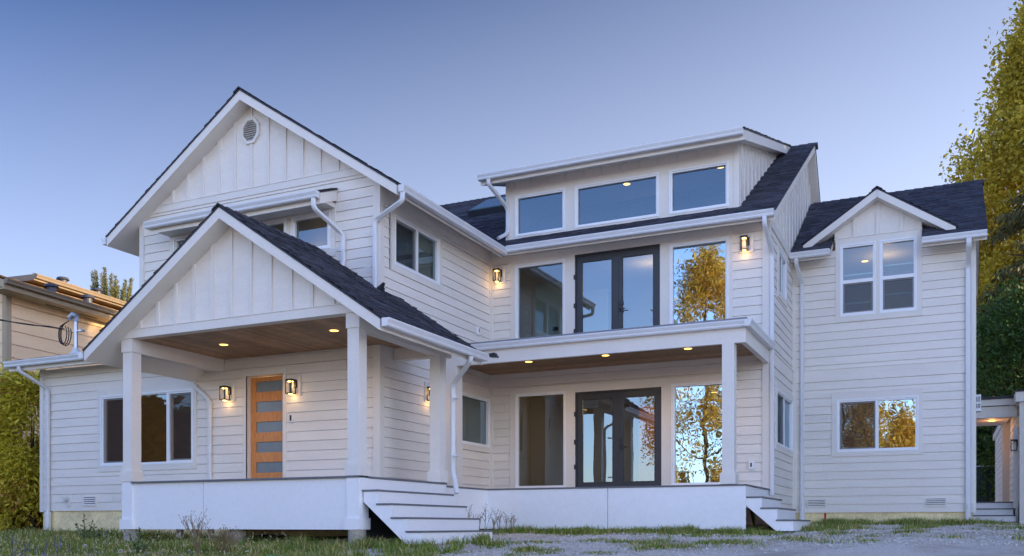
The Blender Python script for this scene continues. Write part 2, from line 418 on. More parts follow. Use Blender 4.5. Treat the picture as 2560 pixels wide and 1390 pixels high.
def downlight(house, x, y, z, e=15.0):
    d = MB(); d.tube([(x, y, z - .008), (x, y, z + .02)], .085, M_VINYL, 20); o = d.build('recessed_downlight', house)
    g = MB(); g.disc((x, y, z - .010), .072, M_DISC, 20); g.build('lamp_disc', o, fix=False)
    l = bpy.data.lights.new('downlight_beam', 'SPOT'); l.energy = e; l.color = (1, .62, .28); l.spot_size = R(168); l.spot_blend = .8; l.shadow_soft_size = .06
    q = bpy.data.objects.new('downlight_beam', l); COL.objects.link(q); q.parent = o; q.location = Vector((x, y, z - .03)) - wpos(o)
    return o

# ------------------------------------------------------------------ ground
def gz(x, y):
    x = np.asarray(x, float); y = np.asarray(y, float)
    yy = np.clip(y, -14, 24)
    z = np.where(yy > 12, -.25 + .033 * (np.minimum(yy, 19.8) - 12) - .018 * np.clip(yy - 21, 0, 4), -.25 + .088 * (yy - 12))
    z = z + .05 * np.exp(-((x + 17.6) ** 2 + (y - 13.5) ** 2) / 6) - .05 * np.exp(-((x + 6.6) ** 2 + (y - 11.6) ** 2) / 3)
    z = z + .018 * np.sin(x * 1.3 + y * .7) * np.sin(y * 1.1 - x * .4) + .012 * np.sin(x * 3.1 - y * 2.3)
    return z
def g1(x, y): return float(gz(x, y))
xs = np.concatenate([[-900, -400, -200, -100, -60, -40], np.arange(-30, 12.01, .3), [16, 24, 40, 70, 120, 250, 500, 900]])
ys = np.concatenate([[-900, -400, -200, -90, -50, -30, -20, -14], np.arange(-6, 4, 1.0), np.arange(4, 27, .25), [30, 36, 44, 60, 90, 150, 300, 600, 1200]])
X, Y = np.meshgrid(xs, ys); Z = gz(X, Y); nx, ny = len(xs), len(ys)
gv = np.stack([X.ravel(), Y.ravel(), Z.ravel()], 1)
gf = [(j * nx + i, j * nx + i + 1, (j + 1) * nx + i + 1, (j + 1) * nx + i) for j in range(ny - 1) for i in range(nx - 1)]
me = bpy.data.meshes.new('ground'); me.from_pydata(gv.tolist(), [], gf); me.polygons.foreach_set('use_smooth', [True] * len(gf))
ground = bpy.data.objects.new('ground', me); COL.objects.link(ground); ground['kind'] = 'structure'
def ground_mat():
    m = bpy.data.materials.new('gravelly_dirt'); m.use_nodes = True; t = m.node_tree; n = t.nodes; lk = t.links.new; b = n['Principled BSDF']
    b.inputs['Roughness'].default_value = .95; b.inputs['Specular IOR Level'].default_value = .15
    co = n.new('ShaderNodeTexCoord')
    def nz(s, d=6, r=.6):
        x = n.new('ShaderNodeTexNoise'); x.inputs['Scale'].default_value = s; x.inputs['Detail'].default_value = d; x.inputs['Roughness'].default_value = r; lk(co.outputs['Object'], x.inputs['Vector']); return x.outputs[0]
    def ramp(f, stops):
        r = n.new('ShaderNodeValToRGB'); e = r.color_ramp.elements
        while len(e) < len(stops): e.new(.5)
        for q, (p, c) in zip(e, stops): q.position = p; q.color = (*c, 1)
        lk(f, r.inputs[0]); return r.outputs[0]
    def mix(f, a, c):
        x = n.new('ShaderNodeMix'); x.data_type = 'RGBA'; lk(f, x.inputs['Factor']); lk(a, x.inputs['A']); lk(c, x.inputs['B']); return x.outputs['Result']
    gravel = ramp(nz(28, 8, .75), [(.28, (.30, .27, .25)), (.5, (.70, .61, .51)), (.62, (.76, .68, .58)), (.72, (.80, .77, .73))])
    dirt = ramp(nz(9, 6), [(.3, (.40, .33, .25)), (.7, (.60, .52, .42))])
    f1 = ramp(nz(.9, 5), [(.45, (0, 0, 0)), (.62, (1, 1, 1))])
    base = mix(f1, gravel, dirt)
    grassy = ramp(nz(30, 4), [(.3, (.05, .065, .02)), (.7, (.13, .13, .05))])
    sx = n.new('ShaderNodeSeparateXYZ'); lk(co.outputs['Object'], sx.inputs[0])
    mrx = n.new('ShaderNodeMapRange'); mrx.inputs[1].default_value = -7.2; mrx.inputs[2].default_value = -9.2; lk(sx.outputs[0], mrx.inputs[0])
    ad = n.new('ShaderNodeMath'); ad.operation = 'MULTIPLY'; lk(mrx.outputs[0], ad.inputs[0]); lk(ramp(nz(1.6, 5), [(.32, (0, 0, 0)), (.5, (1, 1, 1))]), ad.inputs[1])
    lk(mix(ad.outputs[0], base, grassy), b.inputs['Base Color'])
    bp = n.new('ShaderNodeBump'); bp.inputs['Strength'].default_value = .7; bp.inputs['Distance'].default_value = .010; lk(nz(34, 8, .7), bp.inputs['Height']); lk(bp.outputs[0], b.inputs['Normal'])
    return m
me.materials.append(ground_mat())

# ================================================================== THE HOUSE
S = 13.8
Y2, Y3, Y4, X1, X2 = 13.8, 18.175, 21.164, -9.049, -3.095
XR = .502                                     # right end of the house
house = thing('house', 'white two storey farmhouse with board and batten gables, dark shingle roofs and two lit porches', 'house', (-9, 16, -.1))
W2 = Wall((0, Y2, 0), (1, 0, 0), (0, -1, 0)); W3 = Wall((0, Y3, 0), (1, 0, 0), (0, -1, 0)); W4 = Wall((0, Y4, 0), (1, 0, 0), (0, -1, 0))
WS1 = Wall((X1, 0, 0), (0, 1, 0), (1, 0, 0)); WS2 = Wall((X2, 0, 0), (0, 1, 0), (1, 0, 0))
DK, DK2 = .745, .705                           # porch floor and back deck levels

# ---- left wing front wall
lo_top = .31 + 17 * .178
win_l = (-15.952, -13.265, 1.11, 2.80); door_h = (-12.11, -11.08, .6, 2.925); upw = (-13.956, -9.98, 4.86, 5.80)
mb = MB()
siding(mb, W2, .31, lo_top, lambda z: (-17.685, X1), [win_l, door_h])
siding(mb, W2, lo_top, 6.24, lambda z: (-11.92 - min(2.846, (8.08 - z) / .667), -11.92 + min(2.871, (8.08 - z) / .667)), [upw])
mb.build('lap_siding_wall', house, fix=False)
mb = MB()
for a, b, z0, z1 in ((-17.69, -17.575, .29, 3.36), (-14.77, -14.655, 3.36, 6.1), (-9.165, X1 + .03, DK, 6.1)): W2.box(mb, a, b, z0, z1, -.02, .032, M_TRIM)
WS1.box(mb, Y2 + .001, Y2 + .10, DK, 6.1, -.02, .031, M_TRIM)
WS1.box(mb, Y3 - .06, Y3 - .014, DK2, 6.0, -.02, .024, M_TRIM); W3.box(mb, X1 + .025, X1 + .07, DK2, 6.0, -.02, .023, M_TRIM)
W3.box(mb, -3.211, X2 + .031, DK2, 6.0, -.02, .032, M_TRIM); WS2.box(mb, Y3 + .001, Y3 + .10, -.02, 5.76, -.02, .030, M_TRIM)
WS2.box(mb, Y4 - .06, Y4 - .014, .28, 5.76, -.02, .026, M_TRIM); W4.box(mb, X2 + .027, X2 + .075, .28, 5.9, -.02, .025, M_TRIM)
W4.box(mb, .40, XR + .03, .27, 5.9, -.02, .032, M_TRIM)
build_each(mb, 'corner_board', house)
mb = MB()                                      # gable of the left wing: board and batten
mb.face([W2.p(-14.72, 6.24, .004), W2.p(-9.12, 6.24, .004), W2.p(-11.92, 8.1, .004)], M_SIDE)
W2.box(mb, -14.55, -9.30, 6.24, 6.37, -.01, .03, M_TRIM); W2.box(mb, -14.6, -9.25, 6.37, 6.385, -.01, .04, M_TRIM)
for i in range(13):
    u = -14.28 + i * .396; zt = 8.02 - .667 * abs(u + 11.92)
    if abs(u + 11.92) < .1: W2.box(mb, u - .032, u + .032, 6.385, 7.205, 0, .032, M_TRIM); W2.box(mb, u - .032, u + .032, 7.715, zt, 0, .032, M_TRIM)
    elif zt > 6.42: W2.box(mb, u - .032, u + .032, 6.385, zt, 0, .032, M_TRIM)
mb.build('board_and_batten_gable', house)
# octagonal gable vent
mb = MB(); vc = (-11.92, 7.46); ro, ri = .27, .205
def octo(r, off, sx=.86): return [W2.p(vc[0] + r * sx * math.cos(R(22.5 + 45 * i)), vc[1] + r * math.sin(R(22.5 + 45 * i)), off) for i in range(8)]
A, B = octo(ro, .05), octo(ri, .05); A0 = octo(ro, .0); B0 = octo(ri, .0)
for i in range(8):
    j = (i + 1) % 8
    mb.face([A[i], A[j], B[j], B[i]], M_TRIM); mb.face([A[i], A[j], A0[j], A0[i]], M_TRIM); mb.face([B[i], B[j], B0[j], B0[i]], M_TRIM)
vent = mb.build('gable_vent', house); q = MB(); q.face(octo(ri, .008), M_METAL); q.build('vent_screen', vent, fix=False)
q = MB()
for i in range(9):
    z = vc[1] - .165 + i * .041; hw = .86 * (min(ri * .924, ri * 1.307 - abs(z - vc[1])) if abs(z - vc[1]) > ri * .383 else ri * .924)
    q.hexa([W2.p(vc[0] - hw, z - .012, .045), W2.p(vc[0] + hw, z - .012, .045), W2.p(vc[0] + hw, z - .008, .051), W2.p(vc[0] - hw, z - .008, .051),
            W2.p(vc[0] - hw, z + .012, .012), W2.p(vc[0] + hw, z + .012, .012), W2.p(vc[0] + hw, z + .016, .018), W2.p(vc[0] - hw, z + .016, .018)], M_TRIM)
q.build('louvre', vent)

# foundations
mb = MB(); mb.box(-17.65, -9.2, Y2 + .025, Y2 + .2, -.5, .315, M_FND); mb.box(X2 + .03, XR - .03, Y4 + .025, Y4 + .2, -.3, .285, M_FND)
mb.box(X2 + .001, X2 - .2, Y3 + .03, Y4, -.3, .0, M_FND); mb.box(XR - .2, XR - .03, Y4 + .2, 26, -.3, .285, M_FND)
mb.box(-17.65, -17.45, Y2 + .2, 22, -.5, .315, M_FND)
fnd = build_each(mb, 'foundation', house)[1]
mb = MB(); W4.box(mb, -2.43, -2.385, .0, .275, -.024, -.022, M_RED); mb.build('red_paint_mark', fnd)['label'] = 'red paint stripe on the foundation'

# ---- side wall of the left wing
s1w = (14.10, 16.0, 4.59, 5.72); s1l = (16.45, 18.115, 1.58, 2.86)
mb = MB(); siding(mb, WS1, DK2 - .02, 5.72, lambda z: (Y2, Y3), [s1w, s1l]); mb.build('lap_siding_wall', house, fix=False)
mb = MB(); WS1.box(mb, Y2 + .1, Y3 - .06, 5.72, 6.05, -.01, .03, M_TRIM); WS1.box(mb, Y2 + .1, 16.0, 2.99, 3.19, -.01, .028, M_TRIM); build_each(mb, 'frieze_board', house)
# ---- main front wall
lt = (-8.57, -3.76, .6, 2.95); ut = (-8.55, -3.772, 3.4, 5.81)
mb = MB(); siding(mb, W3, DK2 - .02, 6.0, lambda z: (X1, X2), [lt, ut]); mb.build('lap_siding_wall', house, fix=False)
# ---- side wall of the main block
s2u = (19.1, 20.25, 4.60, 5.66); s2l = (18.86, 21.14, 1.50, 2.84); band = (-99, 99, 3.13, 3.40)
mb = MB(); siding(mb, WS2, .103, 5.76, lambda z: (Y3, Y4), [s2u, s2l, band], joints=False); mb.build('lap_siding_wall', house, fix=False)
# ---- right block front wall
p4u = (-2.19, -.477, 4.39, 6.6); p4l = (-2.272, -.466, 1.49, 2.87)
mb = MB(); siding(mb, W4, .282, 5.95, lambda z: (X2, XR), [p4u, p4l, band]); mb.build('lap_siding_wall', house, fix=False)
mb = MB(); W4.box(mb, X2 + .03, .40, 3.13, 3.385, -.01, .022, M_SIDE); W4.box(mb, X2 + .03, .40, 3.385, 3.40, -.01, .036, M_TRIM)
WS2.box(mb, Y3 + .1, Y4 - .06, 3.13, 3.385, -.01, .022, M_SIDE); WS2.box(mb, Y3 + .1, Y4 - .06, 3.385, 3.40, -.01, .036, M_TRIM)
WS2.box(mb, Y3 + .0, Y4 + 5, 5.76, 5.93, -.01, .034, M_TRIM); mb.build('belly_band', house)
# plain walls nobody sees from the front close the shell
mb = MB(); mb.face([(-17.685, Y2, .3), (-17.685, 22, .3), (-17.685, 22, 3.6), (-17.685, Y2, 3.36)], M_SIDE)
mb.face([(-14.766, Y2, 3.3), (-14.766, 22, 3.3), (-14.766, 22, 6.1), (-14.766, Y2, 6.1)], M_SIDE)
mb.face([(XR, Y4, .28), (XR, 26.5, .28), (XR, 26.5, 5.9), (XR, Y4, 5.9)], M_SIDE)
mb.face([(-17.685, 26.5, .0), (XR, 26.5, 0), (XR, 26.5, 6.2), (-17.685, 26.5, 6.2)], M_SIDE)
mb.build('rear_wall', house, fix=False)

# ---- roofs
N3 = lambda v: Vector(v).normalized()
k = .667; c = math.hypot(1, k); Ls = 3.45 * c
roof_side('roof_slope', house, (-8.47, 13.46, 5.83), (0, 1, 0), N3((-1, 0, k)), N3((k, 0, 1)), Ls, lambda t: [(0, 4.19 + 3.85 * t / Ls)], [(0, 0), (4.19, 0), (8.04, Ls), (0, Ls)])
roof_side('roof_slope', house, (-15.37, 13.46, 5.83), (0, 1, 0), N3((1, 0, k)), N3((-k, 0, 1)), Ls, lambda t: [(0, 8.5)], [(0, 0), (8.5, 0), (8.5, Ls), (0, Ls)])
def ridge_cap(parent, p0, p1, a, b, wdt=.15):
    """overlapping cap shingles; a, b = downslope unit vectors of the two sides"""
    mb = MB(); p0 = Vector(p0); p1 = Vector(p1); n = int((p1 - p0).length / .2); d = (p1 - p0) / n; a = Vector(a).normalized(); b = Vector(b).normalized(); up = Vector((0, 0, 1))
    for i in range(n):
        q0 = p0 + d * i + up * .034; q1 = p0 + d * (i + 1.15) + up * .018
        for v in (a, b):
            mb.face([q0, q1, q1 + v * wdt, q0 + v * wdt], M_SHING); mb.face([q0, q0 + v * wdt, q0 + v * wdt - up * .025, q0 - up * .025], M_SHING)
            mb.face([q0 + v * wdt, q1 + v * wdt, q1 + v * wdt - up * .03, q0 + v * wdt - up * .03], M_SHING)
    return mb.build('ridge_cap', parent, fix=False)
ridge_cap(house, (-11.92, 13.44, 8.131), (-11.92, 21.5, 8.131), (1, 0, -k), (-1, 0, -k))
gutter(house, (-8.455, 13.47, 5.80), (-8.455, 17.61, 5.80), (1, 0, 0))
gutter(house, (-15.385, 13.47, 5.80), (-15.385, 21.5, 5.80), (-1, 0, 0))

# main roof
km = .583; cm = math.hypot(1, km); YE, ZE, YRG = 17.65, 5.88, 23.4; Lm = (YRG - YE) * cm; ZR = ZE + km * (YRG - YE)
def iv_main(t):
    d = t / cm; a = -8.5 - d * .888
    return [(max(a, -11.95) if d < 3.86 else -15.5, -2.88)]
sv, nv = N3((0, 1, km)), N3((0, -km, 1))
roof_side('roof_slope', house, (0, YE, ZE), (1, 0, 0), sv, nv, Lm, iv_main, [(-8.5, 0), (-2.88, 0), (-2.88, Lm), (-15.5, Lm), (-15.5, 3.86 * cm), (-11.93, 3.86 * cm)])
mb = MB(); kb = 1.12                            # rear slope
mb.prism([(-15.5, YRG, ZR - .2), (-2.895, YRG, ZR - .2), (-2.895, 26.6, ZR - .2 - kb * 3.2), (-15.5, 26.6, ZR - .2 - kb * 3.2)], (0, 0, .17), M_TRIM)
mb.prism([(-15.52, YRG - .0, ZR - .028), (-2.88, YRG, ZR - .028), (-2.88, 26.62, ZR - .028 - kb * 3.22), (-15.52, 26.62, ZR - .028 - kb * 3.22)], (0, 0, .03), M_SHING)
mb.build('rear_roof_slope', house)
ridge_cap(house, (-15.5, YRG, ZR), (-2.86, YRG, ZR), (0, -1, -km), (0, 1, -kb))
gutter(house, (-8.36, YE - .015, ZE - .03), (-2.90, YE - .015, ZE - .03), (0, -1, 0))
mb = MB()                                      # board and batten gable on the side of the main block
pl = [(Y3 + .0, 5.93), (26.2, 5.93), (YRG + .05, ZR - .1)]
mb.face([WS2.p(Y3, 5.93, .004), WS2.p(26.3, 5.93, .004), WS2.p(YRG, ZR - .05, .004), WS2.p(Y3, ZE + km * (Y3 - YE) - .05, .004)], M_SIDE)
for i in range(20):
    u = Y3 + .12 + i * .405; zt = (ZR - km * (YRG - u) if u < YRG else ZR - kb * (u - YRG)) - .12
    if zt > 6: WS2.box(mb, u - .032, u + .032, 5.93, zt, 0, .024, M_TRIM)
mb.build('board_and_batten_gable', house)

# shed dormer
kd = .31; cd = math.hypot(1, kd); ZD = 7.47; Ld = (23.35 - 17.62) * cd
roof_side('dormer_roof', house, (0, 17.62, ZD), (1, 0, 0), N3((0, 1, kd)), N3((0, -kd, 1)), Ld, lambda t: [(-9.03, -3.44)], [(-9.03, 0), (-3.44, 0), (-3.44, Ld), (-9.03, Ld)], .19)
gutter(house, (-9.02, 17.60, ZD - .03), (-3.46, 17.60, ZD - .03), (0, -1, 0))
dw = [(-8.43, -7.295, 6.235, 7.095), (-7.05, -5.265, 6.235, 7.095), (-5.03, -3.865, 6.235, 7.095)]
mb = MB(); panel(mb, W3, -8.655, -3.65, 6.15, 7.27, dw, -.02, .02, M_TRIM); W3.box(mb, -8.655, -3.65, 7.27, 7.55, -.02, .008, M_SIDE)
for i in range(13): W3.box(mb, -8.47 + i * .4 - .03, -8.47 + i * .4 + .03, 7.27, 7.5, .008, .024, M_TRIM)
W3.box(mb, -8.66, -8.56, 6.15, 7.5, .02, .034, M_TRIM); W3.box(mb, -3.75, -3.645, 6.15, 7.5, .02, .034, M_TRIM)
mb.build('dormer_front', house)
mb = MB()
for xx, sg in ((-3.65, 1), (-8.655, -1)):
    mb = MB(); mb.face([(xx, Y3, 6.1), (xx, 23.3, 9.1), (xx, 23.3, 9.2), (xx, Y3, 7.5)], M_SIDE)
    for i in range(13):
        y = Y3 + .06 + i * .4; z0 = ZE + km * (y - YE) - .05; z1 = ZD + kd * (y - 17.62) - .1
        if z1 > z0: mb.box(min(xx, xx + sg * .024), max(xx, xx + sg * .024), y - .03, y + .03, z0, z1, M_TRIM)
    mb.build('dormer_cheek', house)
for d in dw:
    window(house, W3, *d, [(d[0] + .05, d[1] - .05, d[2] + .05, d[3] - .05)], name='dormer_window')

# right block roof and its little gable
kr = .627; cr = math.hypot(1, kr); YB, ZB = 20.65, 5.87; Lr = (24.0 - YB) * cr; gx0, gx1 = -2.235, -.475
ns, nn = N3((0, 1, kr)), N3((0, -kr, 1))
for a, b, nm in ((-3.06, gx0, 0), (gx1, .728, 1)):
    roof_side('roof_slope', house, (0, YB, ZB), (1, 0, 0), ns, nn, .64 * cr, lambda t, a=a, b=b: [(a, b)], [(a, 0), (b, 0), (b, .64 * cr), (a, .64 * cr)])
roof_side('roof_slope', house, (0, YB + .64, ZB + .64 * kr), (1, 0, 0), ns, nn, Lr - .64 * cr, lambda t: [(-3.06, .728)], [(-3.06, 0), (.728, 0), (.728, Lr - .64 * cr), (-3.06, Lr - .64 * cr)])
mb = MB(); zz = ZB + kr * (24 - YB); mb.prism([(-3.06, 24, zz - .2), (.712, 24, zz - .2), (.712, 27, zz - 2.0), (-3.06, 27, zz - 2.0)], (0, 0, .18), M_TRIM); mb.prism([(-3.06, 24, zz - .02), (.728, 24, zz - .02), (.728, 27.02, zz - 1.82), (-3.06, 27.02, zz - 1.82)], (0, 0, .025), M_SHING)
mb.build('rear_roof_slope', house); ridge_cap(house, (-3.0, 24, zz), (.74, 24, zz), (0, -1, -kr), (0, 1, -.6))
gutter(house, (-3.06, YB - .015, ZB - .03), (gx0 - .01, YB - .015, ZB - .03), (0, -1, 0)); gutter(house, (gx1 + .01, YB - .015, ZB - .03), (.715, YB - .015, ZB - .03), (0, -1, 0))
kg = .665; cg = math.hypot(1, kg); gxc, gzr, gy = -1.335, 7.09, 20.86; gh = 1.52
def yv(z): return YB + (z - ZB) / kr              # where the main slope reaches height z
for sg in (1, -1):
    s_ = N3((-sg, 0, kg)); n_ = N3((kg * sg, 0, 1)); P0 = (gxc + sg * gh, gy, gzr - kg * gh); LL = gh * cg
    y0, y1 = max(yv(P0[2]) - gy, .02), yv(gzr) - gy
    roof_side('gable_roof_slope', house, P0, (0, 1, 0), s_, n_, LL, lambda t, y0=y0, y1=y1, LL=LL: [(0, y0 + (y1 - y0) * t / LL + .06)], [(0, 0), (y0, 0), (y1, LL), (0, LL)], .16)
ridge_cap(house, (gxc, gy - .02, gzr), (gxc, yv(gzr), gzr), (1, 0, -kg), (-1, 0, -kg), .13)
mb = MB(); mb.face([W4.p(gx0 + .025, 6.12, .004), W4.p(gx1 - .002, 6.12, .004), W4.p(gx1, 6.42, .004), W4.p(gxc, 7.0, .004), W4.p(gx0 + .025, 6.42, .004)], M_TRIM)
for u in (-2.17, -1.80, -1.335, -.87, -.52): W4.box(mb, u - .034, u + .034, 6.195, 6.98 - kg * abs(u - gxc), 0, .036, M_TRIM)
for xx in (gx0 + .025, gx1 - .003): mb.face([(xx, Y4, 5.5), (xx, Y4 + .9, 5.9), (xx, Y4 + .9, 6.6), (xx, Y4, 6.4)], M_TRIM)
mb.build('board_and_batten_gable', house)

# low roof at the far left and the small pent roof over the upper windows
kl = .235; cl = math.hypot(1, kl)
roof_side('low_roof_slope', house, (0, 13.28, 3.47), (1, 0, 0), N3((0, 1, kl)), N3((0, -kl, 1)), .54 * cl, lambda t: [(-18.03, -12.75)], [(-18.03, 0), (-12.75, 0), (-12.75, .52 * cl), (-18.03, .52 * cl)], .18)
roof_side('low_roof_slope', house, (0, 13.82, 3.47 + .54 * kl), (1, 0, 0), N3((0, 1, kl)), N3((0, -kl, 1)), 8 * cl, lambda t: [(-18.03, -14.78)], [(-18.03, 0), (-14.78, 0), (-14.78, 8 * cl), (-18.03, 8 * cl)], .18)
gutter(house, (-18.02, 13.265, 3.45), (-12.8, 13.265, 3.45), (0, -1, 0))
kp = .42; cp = math.hypot(1, kp)
roof_side('pent_roof', house, (0, 13.28, 5.86), (1, 0, 0), N3((0, 1, kp)), N3((0, -kp, 1)), .5 * cp, lambda t: [(-14.0, -9.93)], [(-14.0, 0), (-9.93, 0), (-9.93, .5 * cp), (-14.0, .5 * cp)], .19)
mb = MB(); W2.box(mb, -13.96, -9.98, 5.72, 5.80, .02, .42, M_TRIM); mb.build('pent_soffit', house)
gutter(house, (-14.0, 13.265, 5.84), (-9.94, 13.265, 5.84), (0, -1, 0))

# ---- front porch
PX0, PX1, PY = -12.77, -7.93, 11.54; pxc, pzr, ph = -10.33, 5.02, 3.0; kq = .677; cq = math.hypot(1, kq); Lq = ph * cq; py0 = 11.2
roof_side('porch_roof_slope', house, (pxc + ph, py0, pzr - kq * ph), (0, 1, 0), N3((-1, 0, kq)), N3((kq, 0, 1)), Lq,
          lambda t: [(0, 3.28 if t < 1.72 * cq else 2.6)], [(0, 0), (3.28, 0), (3.28, 1.72 * cq), (2.6, 1.72 * cq), (2.6, Lq), (0, Lq)])
roof_side('porch_roof_slope', house, (pxc - ph, py0, pzr - kq * ph), (0, 1, 0), N3((1, 0, kq)), N3((-kq, 0, 1)), Lq, lambda t: [(0, 2.6)], [(0, 0), (2.6, 0), (2.6, Lq), (0, Lq)])
ridge_cap(house, (pxc, py0 - .02, pzr), (pxc, 13.8, pzr), (1, 0, -kq), (-1, 0, -kq))
zpe = pzr - kq * ph
gutter(house, (pxc + ph + .015, py0 + .01, zpe - .02), (pxc + ph + .015, 14.40, zpe - .02), (1, 0, 0)); gutter(house, (pxc - ph - .015, py0 + .01, zpe - .02), (pxc - ph - .015, 13.78, zpe - .02), (-1, 0, 0))
WP = Wall((0, PY, 0), (1, 0, 0), (0, -1, 0)); mb = MB()
mb.face([WP.p(-12.75, 3.3, .004), WP.p(-7.91, 3.3, .004), WP.p(pxc, 4.93, .004)], M_SIDE)
mb.face([WP.p(-12.75, 3.3, -.05), WP.p(-7.91, 3.3, -.05), WP.p(pxc, 4.93, -.05)], M_SIDE)
for i in range(13):
    u = -12.344 + i * .396; zt = 4.88 - kq * abs(u - pxc)
    if zt > 3.36: WP.box(mb, u - .032, u + .032, 3.335, zt, 0, .032, M_TRIM)
mb.build('board_and_batten_gable', house)
mb = MB(); WP.box(mb, PX0, PX1 + .03, 3.18, 3.32, -.14, .03, M_TRIM); WP.box(mb, -12.5, -8.1, 3.32, 3.335, -.01, .042, M_TRIM)
mb.box(PX0 + .02, PX0 + .21, PY + .21, Y2 - .02, 2.95, 3.20, M_TRIM); mb.box(PX1 - .20, PX1, PY + .21, 14.38, 2.95, 3.20, M_TRIM)
mb.box(-9.0, PX1 - .20, 14.20, 14.36, 2.97, 3.18, M_TRIM)
mb.build('porch_beam', house)
mb = MB(); x = PX0 + .22
while x < PX1 - .22:
    x2 = min(x + .089, PX1 - .215); mb.box(x + .002, x2 - .002, PY + .12, (Y2 - .02) if x < X1 else 14.2, 3.182, 3.20, M_CEDAR); x += .089
mb.box(PX0 + .22, PX1 - .22, PY + .12, Y2 - .02, 3.2, 3.21, M_VENTH); mb.box(X1 + .02, PX1 - .22, Y2, 14.2, 3.2, 3.21, M_VENTH)
mb.build('cedar_ceiling', house)
downlight(house, -11.50, 12.6, 3.182); downlight(house, -9.04, 12.45, 3.182)
def column(x0, y0, base, top, cap=True, ped=None, s=.205):
    mb = MB(); x1, y1 = x0 + s, y0 + s
    mb.box(x0, x1, y0, y1, base + .19, top, M_TRIM); e = .03
    mb.box(x0 - e, x1 + e, y0 - e, y1 + e, base, base + .185, M_TRIM); mb.box(x0 - e * .5, x1 + e * .5, y0 - e * .5, y1 + e * .5, base + .185, base + .2, M_TRIM)
    if cap: mb.box(x0 - .018, x1 + .018, y0 - .018, y1 + .018, top - .225, top - .002, M_TRIM)
    o = mb.build('porch_column', house)
    if ped is not None:
        q = MB(); q.box(x0 - .012, x1 + .02, y0 - .012, y1 + .02, ped + .17, base - .002, M_SKIRT); q.box(x0 - e - .01, x1 + e + .01, y0 - e - .01, y1 + e + .01, ped, ped + .172, M_SKIRT); q.build('pedestal', o)
    return o
column(PX0 + .01, PY, DK + .005, 3.18, True, -.06); column(PX1 - .205, PY, DK + .005, 3.18, True, -.06)
column(PX1 - .205, 13.98, DK + .005, 2.952, False); column(-3.49, 15.9, DK2 + .005, 3.11, False)
mb = MB(); mb.box(X1 + .02, -8.65, 15.9, 16.14, DK2, 3.11, M_TRIM); mb.build('pilaster', house)
# porch deck, skirt, piers
mb = MB(); y = PY - .03
while y < Y2 - .01: mb.box(PX0 + .22, PX1 + .02, y + .002, min(y + .14, Y2 - .01) - .002, DK - .028, DK, M_DECK); y += .14
y = Y2
while y < 14.2: mb.box(X1 + .02, PX1 + .02, y + .002, min(y + .14, 14.2) - .002, DK - .028, DK, M_DECK); y += .14
y = 14.2
while y < Y3 - .02:
    mb.box(X1 + .02, (-7.96 if y < 15.87 else X2 + .02), y + .002, min(y + .14, Y3 - .02) - .002, DK2 - .028, DK2, M_DECK); y += .14
mb.build('deck_floor', house)
mb = MB()
for a, b in ((PX0 + .23, -10.985), (-10.973, PX1 - .22)): mb.box(a, b, PY + .02, PY + .05, -.06, DK - .03, M_SKIRT)
mb.box(PX1 - .02, PX1 + .002, PY + .22, 14.2, .53, DK - .03, M_SKIRT)
mb.box(PX0 + .2, PX0 + .23, PY + .05, Y2, -.06, DK - .03, M_SKIRT)
mb.box(-8.0, -7.975, 14.18, 15.9, -.06, DK2 - .03, M_SKIRT)
for a, b in ((-8.0, -5.556), (-5.544, X2 + .005)): mb.box(a, b, 15.9, 15.93, -.064, DK2 - .03, M_SKIRT)
mb.box(X2 - .02, X2 + .004, 15.93, Y3, .3, DK2 - .03, M_SKIRT)
mb.build('deck_skirt', house)
for x, y in ((-12.66, PY + .1), (-10.45, PY + .25), (PX1 - .1, PY + .1), (-3.42, 16.08), (-5.05, 16.08), (-7.6, 16.1)):
    mb = MB(); g = g1(x, y); mb.tube([(x, y, g - .3), (x, y, -.062)], .135, M_CONC, 20); mb.build('concrete_pier', house)
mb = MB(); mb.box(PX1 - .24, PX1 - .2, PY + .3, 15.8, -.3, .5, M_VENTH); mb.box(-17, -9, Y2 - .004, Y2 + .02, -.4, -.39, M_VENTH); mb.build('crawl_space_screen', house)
mb = MB()
for a, b in ((-12.22, -12.1), (-11.85, -11.74), (-11.5, -11.40)): mb.box(a, b, 12.2, 12.26, g1(-12, 12.2) - .05, -.02, M_SKIRT)
build_each(mb, 'deck_framing_post', house)
def stairs(x0, y0, y1, top, rises, run, n, bottom):
    """flight going down towards +X; nosing of tread i at x0 + run*(i+1)"""
    o = MB(); rs = (top - rises[-1]) / len(rises)
    for yy in (y0, y1 - .04):
        pl = [(x0, yy, rises[0] - .03)]; 
        for i in range(n):
            pl += [(x0 + run * (i + 1) - .02, yy, rises[i] - .03)]
            if i < n - 1: pl += [(x0 + run * (i + 1) - .02, yy, rises[i + 1] - .03)]
        pl += [(x0 + run * n - .02, yy, bottom), (x0 + run * (n - 1) - .02, yy, bottom), (x0, yy, bottom + run * (n - 1) * .83)]
        o.prism(pl, (0, .04, 0), M_SKIRT)
    st = bpy.data.objects.new('staircase', None); COL.objects.link(st); st.parent = house; st.location = Vector((x0 + .5, (y0 + y1) / 2, bottom)) - wpos(house)
    ob = st
    build_each(o, 'stair_stringer', st)
    q = MB()
    for i in range(n): q.box(x0 + run * i - .02, x0 + run * (i + 1) + .012, y0 - .015, y1 + .03, rises[i] - .027, rises[i], M_DECK)
    build_each(q, 'tread', ob)
    q = MB()
    for i in range(n):
        zb = rises[i + 1] if i < n - 1 else bottom
        q.box(x0 + run * (i + 1) - .02, x0 + run * (i + 1) - .001, y0 + .002, y1 - .002, zb, rises[i] - .028, M_SKIRT)
    build_each(q, 'riser', ob); return ob
stairs(-7.89, 11.60, 13.90, DK, [.535, .33, .125, -.076], .2525, 4, -.272)
